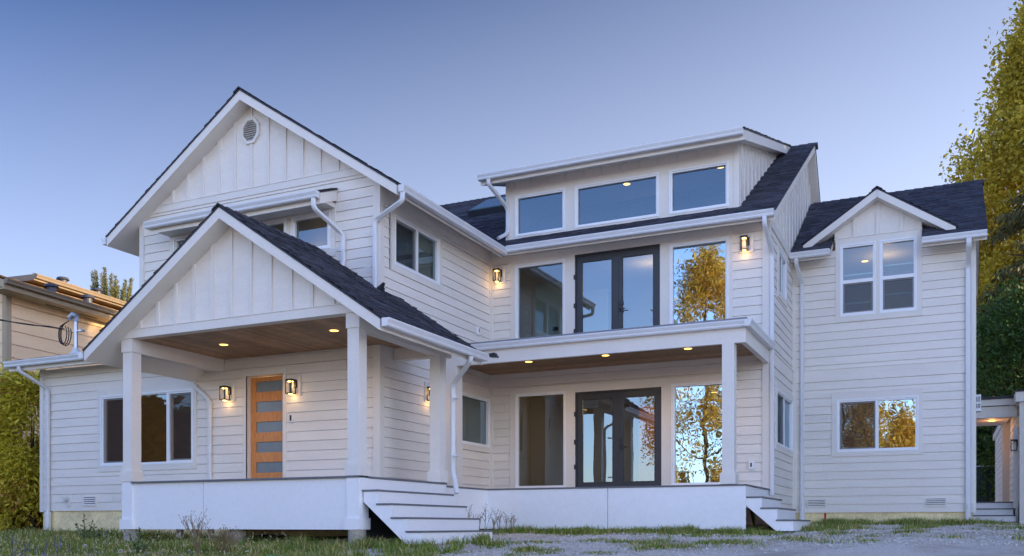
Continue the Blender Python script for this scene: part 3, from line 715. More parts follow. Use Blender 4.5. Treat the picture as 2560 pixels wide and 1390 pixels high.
stairs(X2 + .004, 15.95, 18.0, DK2, [.495, .306, .103], .2575, 3, -.09)

# ---- balcony over the back deck
mb = MB(); mb.box(X1 + .02, -3.09, 15.9, 15.99, 3.11, 3.36, M_TRIM); mb.box(-3.18, -3.09, 15.99, Y3 - .01, 3.11, 3.36, M_TRIM); mb.build('balcony_fascia', house)
gutter(house, (X1 + .03, 15.9, 3.475), (-3.09, 15.9, 3.475), (0, -1, 0)); gutter(house, (-3.09, 15.78, 3.475), (-3.09, Y3 - .03, 3.475), (1, 0, 0))
mb = MB(); mb.box(X1 + .02, -3.085, 15.905, Y3 - .005, 3.37, 3.50, M_MEMB); mb.box(X1 + .02, -3.10, 16.02, 16.16, 3.50, 3.56, M_MEMB); mb.box(-3.24, -3.10, 16.16, Y3 - .005, 3.50, 3.56, M_MEMB); mb.build('balcony_membrane', house)
mb = MB(); y = 15.99
while y < Y3 - .03: mb.box(X1 + .03, -3.185, y + .002, min(y + .089, Y3 - .02) - .002, 3.285, 3.30, M_CEDAR); y += .089
mb.box(X1 + .03, -3.185, 15.99, Y3 - .02, 3.3, 3.31, M_VENTH); mb.build('cedar_ceiling', house)
for x in (-7.58, -5.96, -4.35): downlight(house, x, 16.95, 3.285, 15.0)

# ---- windows and doors of the left wing
window(house, W2, -15.864, -13.36, 1.235, 2.67, [(-15.81, -15.24, 1.29, 2.615), (-15.17, -14.055, 1.275, 2.63), (-13.975, -13.41, 1.29, 2.615)], (.088, .095, .13, .125), sash=(0, 2), name='slider_window')
mb = MB(); wu = [(-13.85, -12.95, 5.02, 5.68), (-12.80, -11.085, 5.02, 5.68), (-10.948, -10.10, 5.02, 5.68)]
panel(mb, W2, upw[0], upw[1], 4.86, 5.80, wu, -.01, .024, M_TRIM); mb.build('window_surround', house)
for q in wu: window(house, W2, *q, [(q[0] + .06, q[1] - .06, q[2] + .06, q[3] - .06)], name='fixed_window')
# front door
mb = MB(); panel(mb, W2, -12.11, -11.08, DK, 2.925, [(-12.03, -11.16, DK, 2.845)], -.01, .026, M_TRIM)
mb.box(-12.05, -12.03, Y2 - .02, Y2 + .16, DK, 2.86, M_TRIM); mb.box(-11.16, -11.14, Y2 - .02, Y2 + .16, DK, 2.86, M_TRIM); mb.box(-12.03, -11.16, Y2 - .02, Y2 + .16, 2.83, 2.86, M_TRIM); mb.box(-12.03, -11.16, Y2, Y2 + .16, DK, DK + .03, M_DECK)
fd = mb.build('front_door', house)
sl0, sl1, st, sb = -12.025, -11.15, 2.815, DK + .03; lit = []
for i in range(5): z1 = st - .085 - i * .382; lit.append((sl0 + .12, sl1 - .12, z1 - .20, z1))
mb = MB(); WD = Wall((0, Y2 + .11, 0), (1, 0, 0), (0, -1, 0)); panel(mb, WD, sl0, sl1, sb, st, lit, -.045, 0, M_FIR); ds = mb.build('door_slab', fd)
mb = MB()
for a, b, c0, d in lit: mb.face([WD.p(a, c0, -.022), WD.p(b, c0, -.022), WD.p(b, d, -.022), WD.p(a, d, -.022)], M_FROST)
mb.build('frosted_lite', fd, fix=False)['label'] = 'five frosted glass strips across the door'
for o_ in (ds,): o_['label'] = 'honey coloured fir door slab'
# side windows
window(house, WS1, 14.27, 15.885, 4.72, 5.61, [(14.325, 15.04, 4.775, 5.555), (15.10, 15.83, 4.775, 5.555)], (.12, .115, .11, .13), sash=(0,), name='slider_window')
window(house, WS1, 16.55, 18.095, 1.70, 2.735, [(16.6, 18.045, 1.75, 2.685)], (.1, .02, .125, .12), name='fixed_window')
window(house, WS2, 19.21, 20.14, 4.71, 5.55, [(19.26, 19.65, 4.76, 5.5), (19.70, 20.09, 4.76, 5.5)], (.11, .11, .11, .11), sash=(0,), name='slider_window')
window(house, WS2, 18.97, 21.04, 1.62, 2.72, [(19.02, 19.98, 1.67, 2.67), (20.03, 20.99, 1.67, 2.67)], (.11, .1, .12, .12), sash=(0,), name='slider_window')
# main block, both storeys
def french(z0, z1, u0, u1):
    mb = MB(); panel(mb, W3, u0, u1, z0, z1, [(u0 + .035, u1 - .035, z0 + .03, z1 - .035)], -.10, .018, M_DARK)
    for h in (.25, .5, .78): W3.box(mb, u0 - .022, u0 + .022, z0 + (z1 - z0) * h - .05, z0 + (z1 - z0) * h + .05, .018, .034, M_BLACK)
    fr = mb.build('french_door', house); md = (u0 + u1) / 2
    for a, b in ((u0 + .037, md - .002), (md + .002, u1 - .037)):
        q = MB(); h = [(a + .115, b - .115, z0 + .20, z1 - .17)]; panel(q, W3, a, b, z0 + .032, z1 - .037, h, -.06, -.005, M_DARK)
        panel(q, W3, a + .10, b - .10, z0 + .185, z1 - .155, h, -.01, .004, M_DARK); q.build('door_leaf', fr)
        g = MB(); a_, b_, c_, d_ = h[0]; g.face([W3.p(a_, c_, -.03), W3.p(b_, c_, -.03), W3.p(b_, d_, -.03), W3.p(a_, d_, -.03)], M_DOORG); g.build('pane', fr, fix=False)
    q = MB(); W3.box(q, md - .014, md + .03, z0 + .03, z1 - .035, -.03, .004, M_DARK)
    W3.box(q, md + .05, md + .12, z0 + .86, z0 + .95, .0, .03, M_BLACK); W3.box(q, md + .05, md + .12, z0 + 1.0, z0 + 1.08, .0, .03, M_BLACK)
    W3.box(q, md + .075, md + .095, z0 + .895, z0 + .915, .03, .075, M_BLACK); W3.box(q, md + .075, md + .21, z0 + .897, z0 + .913, .06, .075, M_BLACK); q.build('lever_handle', fr)
lw = [(-8.43, -7.275, .80, 2.825), (-7.055, -5.20, DK2, 2.79), (-4.985, -3.885, .80, 2.82)]
uw = [(-8.43, -7.295, 3.62, 5.605), (-7.062, -5.23, 3.53, 5.668), (-5.022, -3.868, 3.62, 5.615)]
for rc, ops in ((lt, lw), (ut, uw)):
    mb = MB(); panel(mb, W3, rc[0], rc[1], ops[1][2] - .02, rc[3], ops, -.01, .024, M_TRIM); W3.box(mb, rc[0], rc[1], rc[3], rc[3] + .012, -.01, .036, M_TRIM); mb.build('window_surround', house)
    for i in (0, 2):
        q = ops[i]; window(house, W3, *q, [(q[0] + .05, q[1] - .05, q[2] + .05, q[3] - .05)], glz=(M_WAVY if i == 2 else M_GLASS), name='picture_window')
    french(ops[1][2], ops[1][3], ops[1][0], ops[1][1])
# right block
mb = MB(); pu = [(-2.087, -1.385, 4.515, 6.04), (-1.288, -.586, 4.51, 6.04)]
panel(mb, W4, -2.19, -.477, 4.385, 6.18, pu, -.01, .026, M_TRIM); W4.box(mb, -2.215, -.468, 6.18, 6.195, -.01, .04, M_TRIM); mb.build('window_surround', house)
for a, b, z0, z1 in pu:
    zm = 5.255
    o = window(house, W4, a, b, z0, z1, [(a + .05, b - .05, z0 + .06, zm - .045), (a + .05, b - .05, zm + .03, z1 - .055)], sash=(0,), name='double_hung_window')
    q = MB(); W4.box(q, a + .08, b - .08, z0 + .26 + (.12 if a > -2 else 0), z0 + .29 + (.12 if a > -2 else 0), -.075, -.06, M_VINYL); W4.box(q, a + .06, b - .06, zm + .14 + (.12 if a > -2 else 0), zm + .165 + (.12 if a > -2 else 0), -.09, -.07, M_VINYL); q.build('blind_rail', o)
window(house, W4, -2.156, -.555, 1.59, 2.71, [(-2.105, -1.385, 1.645, 2.655), (-1.325, -.605, 1.645, 2.655)], (.115, .09, .155, .10), sash=(0,), glz=M_WAVY, name='slider_window')

# ---- rooms behind the glass
def room(x0, x1, y0, y1, z0, z1, lights=(), warm=6, fl=M_FLOOR, zl=None):
    mb = MB()
    for q in ([(x0, y1, z0), (x1, y1, z0), (x1, y1, z1), (x0, y1, z1)], [(x0, y0, z0), (x0, y1, z0), (x0, y1, z1), (x0, y0, z1)], [(x1, y0, z0), (x1, y1, z0), (x1, y1, z1), (x1, y0, z1)]): mb.face(q, M_ROOM)
    mb.face([(x0, y0, z0), (x1, y0, z0), (x1, y1, z0), (x0, y1, z0)], fl); mb.face([(x0, y0, z1), (x1, y0, z1), (x1, y1, z1), (x0, y1, z1)], M_TRIM)
    o = mb.build('interior_room', house, fix=False)
    for x, y in lights:
        zz = zl if zl else z1
        d = MB(); d.tube([(x, y, zz - .006), (x, y, zz + .02)], .09, M_VINYL, 18); d.disc((x, y, zz - .008), .075, M_DISC, 18); d.build('ceiling_light', o)
    if warm: point('room_light', ((x0 + x1) / 2, (y0 + y1) / 2, z1 - .4), warm, (1, .62, .3), .15, o)
    return o
room(-17.5, -9.2, Y2 + .15, 18.0, .7, 3.1, ((-10.2, 16.9), (-12.5, 16.5)), 15)
point('room_light', (-10.3, 17.0, 1.5), 16, (1, .48, .16), .1, bpy.data.objects['interior_room'])
room(-14.6, -9.2, Y2 + .15, 18.0, 3.5, 5.75, ((-11.0, 15.6),), 3)
m1 = room(-8.9, -3.25, Y3 + .12, 22.6, .7, 3.1, ((-8.4, 19.6), (-6.9, 20.2), (-6.0, 19.0), (-5.0, 20.3), (-4.3, 19.4), (-4.9, 21.5), (-6.2, 21.6), (-7.6, 21.4)), 9)
m2 = room(-8.9, -3.25, Y3 + .12, 22.4, 3.52, 5.95, (), 5)
room(-8.55, -3.75, Y3 + .12, 21.2, 6.1, 7.42, ((-6.3, 19.3), (-4.25, 19.2)), 2)
room(-2.95, .35, Y4 + .12, 24.4, .7, 3.0, ((-1.0, 22.6),), 4); room(-2.95, .35, Y4 + .12, 24.4, 3.4, 6.2, ((-1.75, 23.2),), 5)
mb = MB(); mb.box(-8.6, -7.95, 19.6, 19.65, 3.53, 5.55, M_INDOOR); mb.box(-7.85, -7.2, 20.6, 20.65, 3.53, 5.55, M_INDOOR); mb.box(-8.15, -8.03, 19.56, 19.6, 4.45, 4.53, M_BLACK); mb.box(-7.4, -7.28, 20.56, 20.6, 4.45, 4.53, M_BLACK); mb.build('interior_door', m2)
mb = MB(); mb.box(-6.75, -6.1, 21.6, 22.3, .7, 2.9, M_FIR); mb.box(-6.40, -6.39, 21.585, 21.6, 1.3, 2.0, M_BLACK); mb.build('tall_cabinet', m1)

# ---- lamps, vents, outlets, spouts
lantern(house, W2, -12.462, 2.52); lantern(house, W2, -10.902, 2.55); lantern(house, WS1, 15.42, 2.52)
lantern(house, W3, -8.83, 5.42); lantern(house, W3, -3.536, 5.43)
def louvre(W, u0, u1, z0, z1):
    mb = MB(); panel(mb, W, u0, u1, z0, z1, [(u0 + .022, u1 - .022, z0 + .022, z1 - .022)], 0, .03, M_TRIM); o = mb.build('crawl_space_vent', house)
    q = MB(); W.box(q, u0 + .02, u1 - .02, z0 + .02, z1 - .02, .014, .016, M_VENTH); q.build('vent_screen', o); q = MB(); n = 4; h = (z1 - z0 - .044) / n
    for i in range(n):
        z = z0 + .022 + h * i; q.hexa([W.p(u0 + .02, z, .034), W.p(u1 - .02, z, .034), W.p(u1 - .02, z + .006, .036), W.p(u0 + .02, z + .006, .036), W.p(u0 + .02, z + h * .55, .018), W.p(u1 - .02, z + h * .55, .018), W.p(u1 - .02, z + h * .55 + .006, .02), W.p(u0 + .02, z + h * .55 + .006, .02)], M_TRIM)
    q.build('slat', o)
louvre(W2, -16.385, -15.998, .405, .612); louvre(W4, -2.78, -2.38, .39, .575); louvre(W4, -.42, -.015, .39, .578)
mb = MB(); W2.box(mb, -16.87, -16.75, .40, .66, -.01, .03, M_TRIM); hb = mb.build('mounting_block', house)
mb = MB(); mb.tube([(-16.84, Y2 - .03, .53), (-16.84, Y2 - .11, .53), (-16.85, Y2 - .14, .49)], .018, M_METAL, 8); mb.tube([(-16.84, Y2 - .10, .535), (-16.84, Y2 - .10, .58)], .008, M_METAL, 6); mb.tube([(-16.84, Y2 - .10, .575), (-16.84, Y2 - .10, .59)], .04, M_METAL, 10); mb.build('hose_tap', hb)
mb = MB(); W2.box(mb, -10.985, -10.925, 1.91, 2.05, .0, .045, M_VINYL); db = mb.build('doorbell', house); mb = MB(); W2.box(mb, -10.978, -10.94, 1.935, 2.035, .045, .052, M_BLACK); mb.build('bell_button', db)
for W, u, z in ((WS1, 17.546, 4.14), (W3, -3.42, 1.165)):
    mb = MB(); W.box(mb, u - .07, u + .07, z - .1, z + .1, 0, .026, M_TRIM); W.box(mb, u - .045, u + .045, z - .07, z + .07, .026, .05, M_VINYL); o = mb.build('outdoor_outlet', house)
    mb = MB(); W.box(mb, u - .014, u + .016, z - .035, z + .045, .05, .054, M_BLACK); mb.build('outlet_cover', o)
# right end wall vent box
mb = MB(); mb.box(XR, XR + .13, 21.55, 21.85, 2.38, 2.72, M_VINYL); o = mb.build('wall_vent_hood', house); mb = MB()
for i in range(4): mb.box(XR + .02 + i * .026, XR + .032 + i * .026, 21.545, 21.552, 2.44, 2.53, M_VENTH); mb.box(XR + .02 + i * .026, XR + .032 + i * .026, 21.545, 21.552, 2.57, 2.68, M_VENTH)
mb.build('hood_slot', o)
fx = (1, 0, 0)
downspout(house, [(-17.60, 13.21, 3.36), (-17.60, 13.21, 3.24), (-17.40, Y2 - .06, 2.92), (-17.40, Y2 - .06, .12)], fx, boot=g1(-17.4, 13.7) - .03, straps=(1.0, 2.4))
downspout(house, [(-13.30, 13.74, 2.9), (-13.30, 13.74, 2.74), (-12.90, Y2 - .055, 2.42), (-12.90, Y2 - .055, .70)], fx, straps=(1.4,))
downspout(house, [(-10.03, 13.21, 5.74), (-10.03, 13.21, 5.56), (-9.78, Y2 - .06, 5.2), (-9.78, Y2 - .06, 4.64), (-9.84, Y2 - .22, 4.55)], fx, straps=(4.9,))
downspout(house, [(-8.40, 13.52, 5.70), (-8.40, 13.52, 5.54), (-9.10, Y2 - .07, 5.36), (-9.10, Y2 - .07, 4.16), (-9.16, Y2 - .22, 4.08)], fx, straps=(4.5, 5.1))
downspout(house, [(-7.27, 13.86, 2.9), (-7.27, 13.86, 2.78), (-7.82, 14.24, 2.46), (-7.82, 14.24, .92), (-7.76, 14.20, .80), (-7.70, 14.16, .56)], (0.6, .8, 0), straps=(1.2, 2.2))
downspout(house, [(-8.78, 17.55, 7.36), (-8.78, 17.55, 7.22), (-8.60, Y3 - .05, 6.85), (-8.60, Y3 - .05, 6.32), (-8.72, Y3 - .28, 6.16)], fx)
downspout(house, [(-3.07, 17.57, 5.76), (-3.07, 17.57, 5.60), (-3.03, Y3 - .03, 5.2), (-3.03, Y3 - .03, .58)], fx, straps=(1.2, 2.6, 4.4))
downspout(house, [(-2.93, 20.58, 5.76), (-2.93, 20.58, 5.62), (-2.88, Y4 - .05, 5.3), (-2.88, Y4 - .05, .28)], fx, boot=g1(-2.9, 21) - .03, straps=(1.2, 3.6))
downspout(house, [(.39, 20.58, 5.76), (.39, 20.58, 5.60), (.385, Y4 - .06, 5.3), (.385, Y4 - .06, .28)], fx, w=.10, boot=g1(.38, 21) - .05, straps=(1.2, 3.6))
mb = MB(); mb.box(X1 + .03, X1 + .045, Y2 + .02, Y2 + .1, 4.02, 4.20, M_BLACK); mb.prism([(X1 - .08, Y2 - .06, 4.14), (X1 + .06, Y2 - .06, 4.14), (X1 + .11, Y2 - .06, 4.26), (X1 + .02, Y2 - .06, 4.2)], (0, .08, 0), M_BLACK)
mb.prism([(-7.23, 14.43, 2.99), (-7.11, 14.43, 3.0), (-7.06, 14.43, 2.92), (-7.2, 14.43, 2.93)], (0, .1, 0), M_BLACK); mb.build('flashing', house)
# skylight on the main roof
def mr_(x, y, h=0): return Vector((x, y, ZE + km * (y - YE))) + nv * h
mb = MB(); sk = [(-11.15, 21.15), (-9.7, 21.15), (-9.7, 22.25), (-11.15, 22.25)]
M_SKY = mat('skylight_glazing', (.10, .17, .21), .12, .6); mb.prism([mr_(x, y, .0) for x, y in sk], nv * .16, M_DARK); so = mb.build('skylight', house); g = MB(); g.prism([mr_(x + (.04 if x < -10.5 else -.04), y + (.04 if y < 21.5 else -.04), .161) for x, y in sk], nv * .02, M_SKY); g.build('skylight_lens', so)
# service mast on the low roof
mx_, my_ = -17.22, 14.3; mz = 3.47 + kl * (my_ - 13.28)
mb = MB(); mb.tube([(mx_, my_, mz - .1), (mx_, my_, mz + .78)], .043, M_METAL, 14); mast = mb.build('service_mast', house)
mb = MB(); mb.tube([(mx_, my_, mz + .02), (mx_, my_, mz + .16)], .13, M_GUT, 14, .05); mb.build('mast_boot', mast)
mb = MB(); mb.tube([(mx_ + .005, my_, mz + .74), (mx_, my_, mz + .86), (mx_ - .07, my_ - .02, mz + .90), (mx_ - .15, my_ - .03, mz + .84), (mx_ - .17, my_ - .03, mz + .78)], .06, M_METAL, 12); mb.build('weatherhead', mast)
mb = MB(); mb.box(mx_ - .06, mx_ + .24, my_ - .03, my_ + .03, mz + .52, mz + .545, M_METAL); mb.box(mx_ + .19, mx_ + .21, my_ - .05, my_ + .05, mz + .51, mz + .56, M_METAL); mb.build('mast_clamp', mast)
mb = MB()
for i in range(3):
    pp = []
    for a in range(13): th = R(100 + i * 12 + a * 24); pp.append((mx_ - .26 - .03 * i + .16 * math.cos(th) * (1 - .1 * i), my_ - .04 - .02 * i, mz + .48 + .25 * math.sin(th) * (1 - .06 * i)))
    mb.tube([(mx_ - .17, my_ - .03, mz + .78)] + pp, .011, M_CABLE, 6)
mb.build('service_cable_loop', mast)
mb = MB(); a = Vector((mx_ - .3, my_ - .05, mz + .60)); b = Vector((-24.6, 10.4, 5.75)); pts = []
for i in range(25): t = i / 24; p = a.lerp(b, t); p.z -= .5 * t * (1 - t); pts.append(p)
mb.tube(pts, .013, M_CABLE, 6); pts2 = [p + Vector((0, 0, .02 * math.sin(i * 1.9))) for i, p in enumerate(pts)]; mb.tube(pts2, .009, M_CABLE, 6)
tag(mb.build('power_cable', None), 'twisted black overhead power cable running from the white mast to the left', 'cable')

# ================================================================== NEIGHBOURS
M_TAN = mat('tan_lap_siding', (.86, .62, .38), .7, .25, noise=(1.0, .05), noise2=(12, .05), bump=(50, .25, .004), stretch=(1, 1, 4))
M_TANT = mat('tan_trim', (.42, .33, .22), .65, .3, noise=(3, .06))
M_TANG = mat('brown_gutter', (.20, .15, .10), .5, .4, noise=(3, .1))
M_MOSS = mat('mossy_brown_shingle', (.26, .155, .08), .95, .1, noise=(3, .35), noise2=(40, .4), island=.35, bump=(60, .8, .02))
M_VENT = mat('dark_roof_vent_metal', (.05, .055, .075), .5, .4)
th = R(6.11); Pd = Vector((-math.sin(th), math.cos(th), 0)); Qd = Vector((math.cos(th), math.sin(th), 0)); C0 = Vector((-25.2, 18.5, 0))
def nb(p, q, z): return C0 + Pd * p + Qd * q + Vector((0, 0, z))
nh = thing('neighbour_house', 'tan lap sided house with mossy brown roof behind the hedge on the left', 'house', (-25.2, 18.5, 0)); nh.scale = (1.193,) * 3
WN = Wall(C0, Pd, Qd); WN2 = Wall(C0, -Qd, -Pd)
mb = MB(); siding(mb, WN, -.2, 5.88, lambda z: (0, 12), (), M_TAN, .338, .016, joints=False, gap=.012); siding(mb, WN2, -.2, 5.88, lambda z: (0, 9), (), M_TAN, .338, .016, joints=False, gap=.012)
mb.build('lap_siding_wall', nh, fix=False)
mb = MB(); WN.box(mb, -.03, .12, -.2, 5.86, -.02, .035, M_TANT); WN2.box(mb, -.0, .10, -.2, 5.86, -.02, .034, M_TANT); build_each(mb, 'corner_board', nh)
kn = .33; cn = math.hypot(1, kn); sN = (-Qd + Vector((0, 0, kn))).normalized(); nN = (Qd * kn + Vector((0, 0, 1))).normalized()
mb = MB(); shingles(mb, nb(-.6, .58, 5.93), Pd, sN, 3.6, nN, lambda t: [(0, 13)], .16, M_MOSS)
mb.prism([nb(-.58, .56, 5.72), nb(12.4, .56, 5.72), nb(12.4, -2.7, 5.72 + kn * 3.26), nb(-.58, -2.7, 5.72 + kn * 3.26)], (0, 0, .19), M_TANT); lr = mb.build('lower_roof', nh, fix=False)
mb = MB(); WN.box(mb, -.55, 12.4, 5.70, 5.74, .0, .56, M_TANT)
for i in range(4): WN.box(mb, 1.0 + i * 1.15, 1.6 + i * 1.15, 5.694, 5.699, .2, .27, M_VENTH)
mb.build('soffit', nh)
def nb_gutter(p0, p1, q, z, par):
    mb = MB(); k = mb.m(M_TANG); n = len(GP)
    for p in (p0, p1): mb.v += [tuple(nb(p, q + a, z + b - .118)) for a, b in GP]
    for j in range(n): mb.f.append((j, (j + 1) % n, n + (j + 1) % n, n + j)); mb.mi.append(k)
    for b in (0, n): mb.f.append(tuple(b + j for j in (0, 1, 2, 3, 4, 5, 6, 7, 11, 12))); mb.mi.append(k)
    return mb.build('gutter', par)
nb_gutter(-.6, 12.4, .58, 5.93, nh)
# upper storey roof
mb = MB(); mb.prism([nb(4.0, -3.0, 6.4), nb(12, -3.0, 6.4), nb(12, -8.5, 6.4), nb(4.0, -8.5, 6.4)], (0, 0, .7), M_TAN); mb.build('upper_wall', nh)
mb = MB(); mb.prism([nb(2.95, -2.2, 7.02), nb(12.4, -2.2, 7.02), nb(12.4, -9, 7.02), nb(2.95, -9, 7.02)], (0, 0, .17), M_TANG); mb.build('upper_fascia', nh)
mb = MB(); shingles(mb, nb(2.9, -2.15, 7.20), Pd, (-Qd + Vector((0, 0, .25))).normalized(), 4, (Qd * .25 + Vector((0, 0, 1))).normalized(), lambda t: [(max(0, t), 9.5)], .16, M_MOSS)
mb.prism([nb(2.92, -2.17, 7.185), nb(12.4, -2.17, 7.185), nb(12.4, -6, 8.12), nb(6.8, -6, 8.12)], (0, 0, .01), M_MOSS); ur = mb.build('upper_roof', nh, fix=False)
nb_gutter(2.95, 12.4, -2.2, 7.19, nh)
for p, q, z, par in ((2.1, -.7, 6.38, lr), (3.4, -.7, 6.38, lr), (4.6, -2.8, 7.38, ur), (6.0, -2.8, 7.38, ur)):
    mb = MB(); c = nb(p, q, z); mb.tube([c - Vector((0, 0, .1)), c + Vector((0, 0, .1))], .12, M_VENT, 14); mb.tube([c + Vector((0, 0, .1)), c + Vector((0, 0, .17))], .19, M_VENT, 18, .16); mb.build('roof_vent', par)

# ---- outbuilding and breezeway at the right edge
ob = thing('outbuilding', 'white lap sided outbuilding joined by a covered passage at the right edge', 'outbuilding', (3.2, 27, -.1))
WO = Wall((1.58, 0, 0), (0, 1, 0), (-1, 0, 0)); WO2 = Wall((0, 25.04, 0), (1, 0, 0), (0, -1, 0))
mb = MB(); siding(mb, WO, .05, 2.98, lambda z: (25.04, 29.4), (), joints=False); siding(mb, WO2, .05, 2.98, lambda z: (1.58, 7), (), joints=False); siding(mb, Wall((1.50, 0, 0), (0, 1, 0), (-1, 0, 0)), .6, 2.98, lambda z: (29.7, 36), (), joints=False); mb.build('lap_siding_wall', ob, fix=False)
mb = MB(); mb.box(1.55, 1.68, 25.0, 25.13, .0, 2.95, M_TRIM); mb.build('corner_board', ob)
mb = MB(); mb.box(1.40, 1.6, 29.42, 29.66, .6, 2.98, M_TRIM); mb.build('passage_post', ob)
mb = MB(); mb.prism([(1.46, 24.9, 2.93), (1.46, 37, 3.0), (1.46, 37, 3.2), (1.46, 24.9, 3.16)], (6, 0, 0), M_TRIM); mb.build('fascia', ob)
mb = MB(); mb.prism([(1.43, 24.86, 3.165), (1.43, 37, 3.21), (1.43, 37, 3.24), (1.43, 24.86, 3.195)], (6, 0, 0), M_DRIP); mb.build('roof', ob)
mb = MB(); mb.box(XR + .02, 1.54, 25.7, 25.82, 2.66, 2.93, M_TRIM); mb.box(XR + .02, 1.50, 25.62, 25.7, 2.945, 3.10, M_TRIM); mb.box(XR + .02, 1.5, 25.82, 29.9, 2.86, 2.93, M_TRIM); mb.build('passage_beam', ob)
mb = MB(); mb.box(XR + .02, 1.52, 25.55, 30, 3.105, 3.16, M_DRIP); mb.build('passage_roof', ob)
mb = MB(); 
for i in range(4): mb.box(XR + .05 - .04 * (3 - i), 1.49, 25.0 + .28 * i, 25.29 + .28 * i, -.25, -.075 + .166 * (i + 1) - .03, M_SKIRT)
build_each(mb, 'step_riser', ob)
mb = MB()
for i in range(4): mb.box(XR + .04 - .04 * (3 - i), 1.5, 24.98 + .28 * i, 25.30 + .28 * i, -.075 + .166 * (i + 1) - .028, -.075 + .166 * (i + 1), M_DECK)
build_each(mb, 'step_tread', ob)
mb = MB(); mb.box(XR + .02, 1.49, 26.12, 34, .3, .588, M_DECK); mb.build('passage_floor', ob)
mb = MB(); mb.sweep([(1.50, 25.6, 2.4), (1.50, 25.6, -.1)], [(-.05, -.04), (.05, -.04), (.05, .04), (-.05, .04)], M_GUT, up=(0, 1, 0)); mb.build('downspout', ob)
lantern(ob, WO, 25.5, 1.95, lit=False)
l = MB(); l.tube([(1.1, 28.4, 2.84), (1.1, 28.4, 2.87)], .08, M_DISC, 14); lo = l.build('passage_lamp', ob); point('passage_light', (1.1, 28.4, 2.7), 2.5, (1, .42, .12), .08, lo)

# ---- dark green slatted fence beyond the passage
fe = thing('slatted_fence', 'dark green chain link fence with upright slats beyond the covered passage', 'fence', (1.2, 38.2, .1))
M_FSL = mat('dark_green_slat', (.03, .055, .048), .6, .3, island=.3)
mb = MB()
for i in range(60):
    x = -1.4 + i * .085; mb.box(x, x + .07, 38.2 + .006 * math.sin(i * 2.1), 38.212 + .006 * math.sin(i * 2.1), .1, 2.16 + .02 * math.sin(i * 1.7), M_FSL)
mb.build('slat_panel', fe)
for x in (-1.5, .3, 1.66, 3.8):
    mb = MB(); mb.tube([(x, 38.16, .0), (x, 38.16, 2.25)], .035, M_METAL, 10); mb.build('post', fe)
mb = MB(); mb.tube([(-1.5, 38.16, 2.18), (3.8, 38.16, 2.18)], .022, M_METAL, 8); mb.build('top_rail', fe)

# ================================================================== VEGETATION
def leaf_mat(name, col, tcol, island=.35, trans=.4): return mat(name, col, .6, .3, island=island, trans=trans, tcol=tcol)
M_BARK = mat('bark', (.10, .075, .055), .95, .1, noise=(6, .3), noise2=(30, .3), bump=(18, 1, .03))
M_POP = leaf_mat('golden_poplar_leaf', (.45, .375, .06), (1.6, 1.5, .9), .45, .55)
M_CONI = leaf_mat('dark_conifer_needle', (.10, .095, .035), (2.2, 2.0, .8), .4, .25)
M_BUSH = leaf_mat('deep_green_leaf', (.065, .11, .034), (1.8, 2.2, .8), .45, .3)
M_HEDGE = leaf_mat('yellow_green_cedar_spray', (.64, .56, .075), (1.3, 1.3, .8), .5, .45)
M_HEDGEB = mat('dry_cedar_spray', (.44, .22, .07), .8, .2, island=.4)
M_PINE = leaf_mat('pine_needle', (.17, .17, .07), (1.6, 1.5, .8), .35, .3)
M_GOLD = leaf_mat('sunlit_autumn_leaf', (.58, .38, .07), (1.5, 1.4, .8), .5, .4)

def blades_mesh(name, base, tip_dir, length, width, mt, parent=None, mats=None, midx=None, shape='leaf'):
    """many flat leaves: base (n,3), tip_dir (n,3) unit, length (n), width (n)"""
    n = len(base); r = rng.normal(size=(n, 3)); sd = np.cross(tip_dir, r); sd /= np.linalg.norm(sd, axis=1)[:, None] + 1e-9
    L_ = length[:, None]; Wd = width[:, None]; nrm = np.cross(sd, tip_dir)
    v = np.stack([base, base + tip_dir * L_ * .5 + sd * Wd * .5 + nrm * L_ * .06, base + tip_dir * L_, base + tip_dir * L_ * .5 - sd * Wd * .5 + nrm * L_ * .06], 1).reshape(-1, 3)
    off = np.array(wpos(parent)) if parent is not None else np.zeros(3)
    me = bpy.data.meshes.new(name); me.vertices.add(4 * n); me.vertices.foreach_set('co', (v - off).astype(np.float32).ravel())
    me.loops.add(4 * n); me.loops.foreach_set('vertex_index', np.arange(4 * n, dtype=np.int32)); me.polygons.add(n)
    me.polygons.foreach_set('loop_start', np.arange(0, 4 * n, 4, dtype=np.int32)); me.polygons.foreach_set('loop_total', np.full(n, 4, np.int32))
    for q in (mats or [mt]): me.materials.append(q)
    if midx is not None: me.polygons.foreach_set('material_index', midx.astype(np.int32))
    me.update(); me.validate(); o = bpy.data.objects.new(name, me); COL.objects.link(o)
    if parent is not None: o.parent = parent
    return o
def unit(a): return a / (np.linalg.norm(a, axis=1)[:, None] + 1e-9)
def trunk(name, parent, base, h, r, limbs, mt=M_BARK):
    mb = MB(); pts = [Vector(base) + Vector((.12 * math.sin(i * 1.3) * i * .12, .1 * math.cos(i * 1.7) * i * .1, h * i / 8)) for i in range(9)]
    mb.tube(pts, r, mt, 10, r * .12)
    for (t, d, ln, rr) in limbs:
        p = pts[int(t * 8)]; d = Vector(d).normalized(); mb.tube([p, p + d * ln * .35 + Vector((0, 0, .02 * ln)), p + d * ln * .7 + Vector((0, 0, .10 * ln)), p + d * ln + Vector((0, 0, .25 * ln))], rr, mt, 6, rr * .15)
    return mb.build(name, parent)
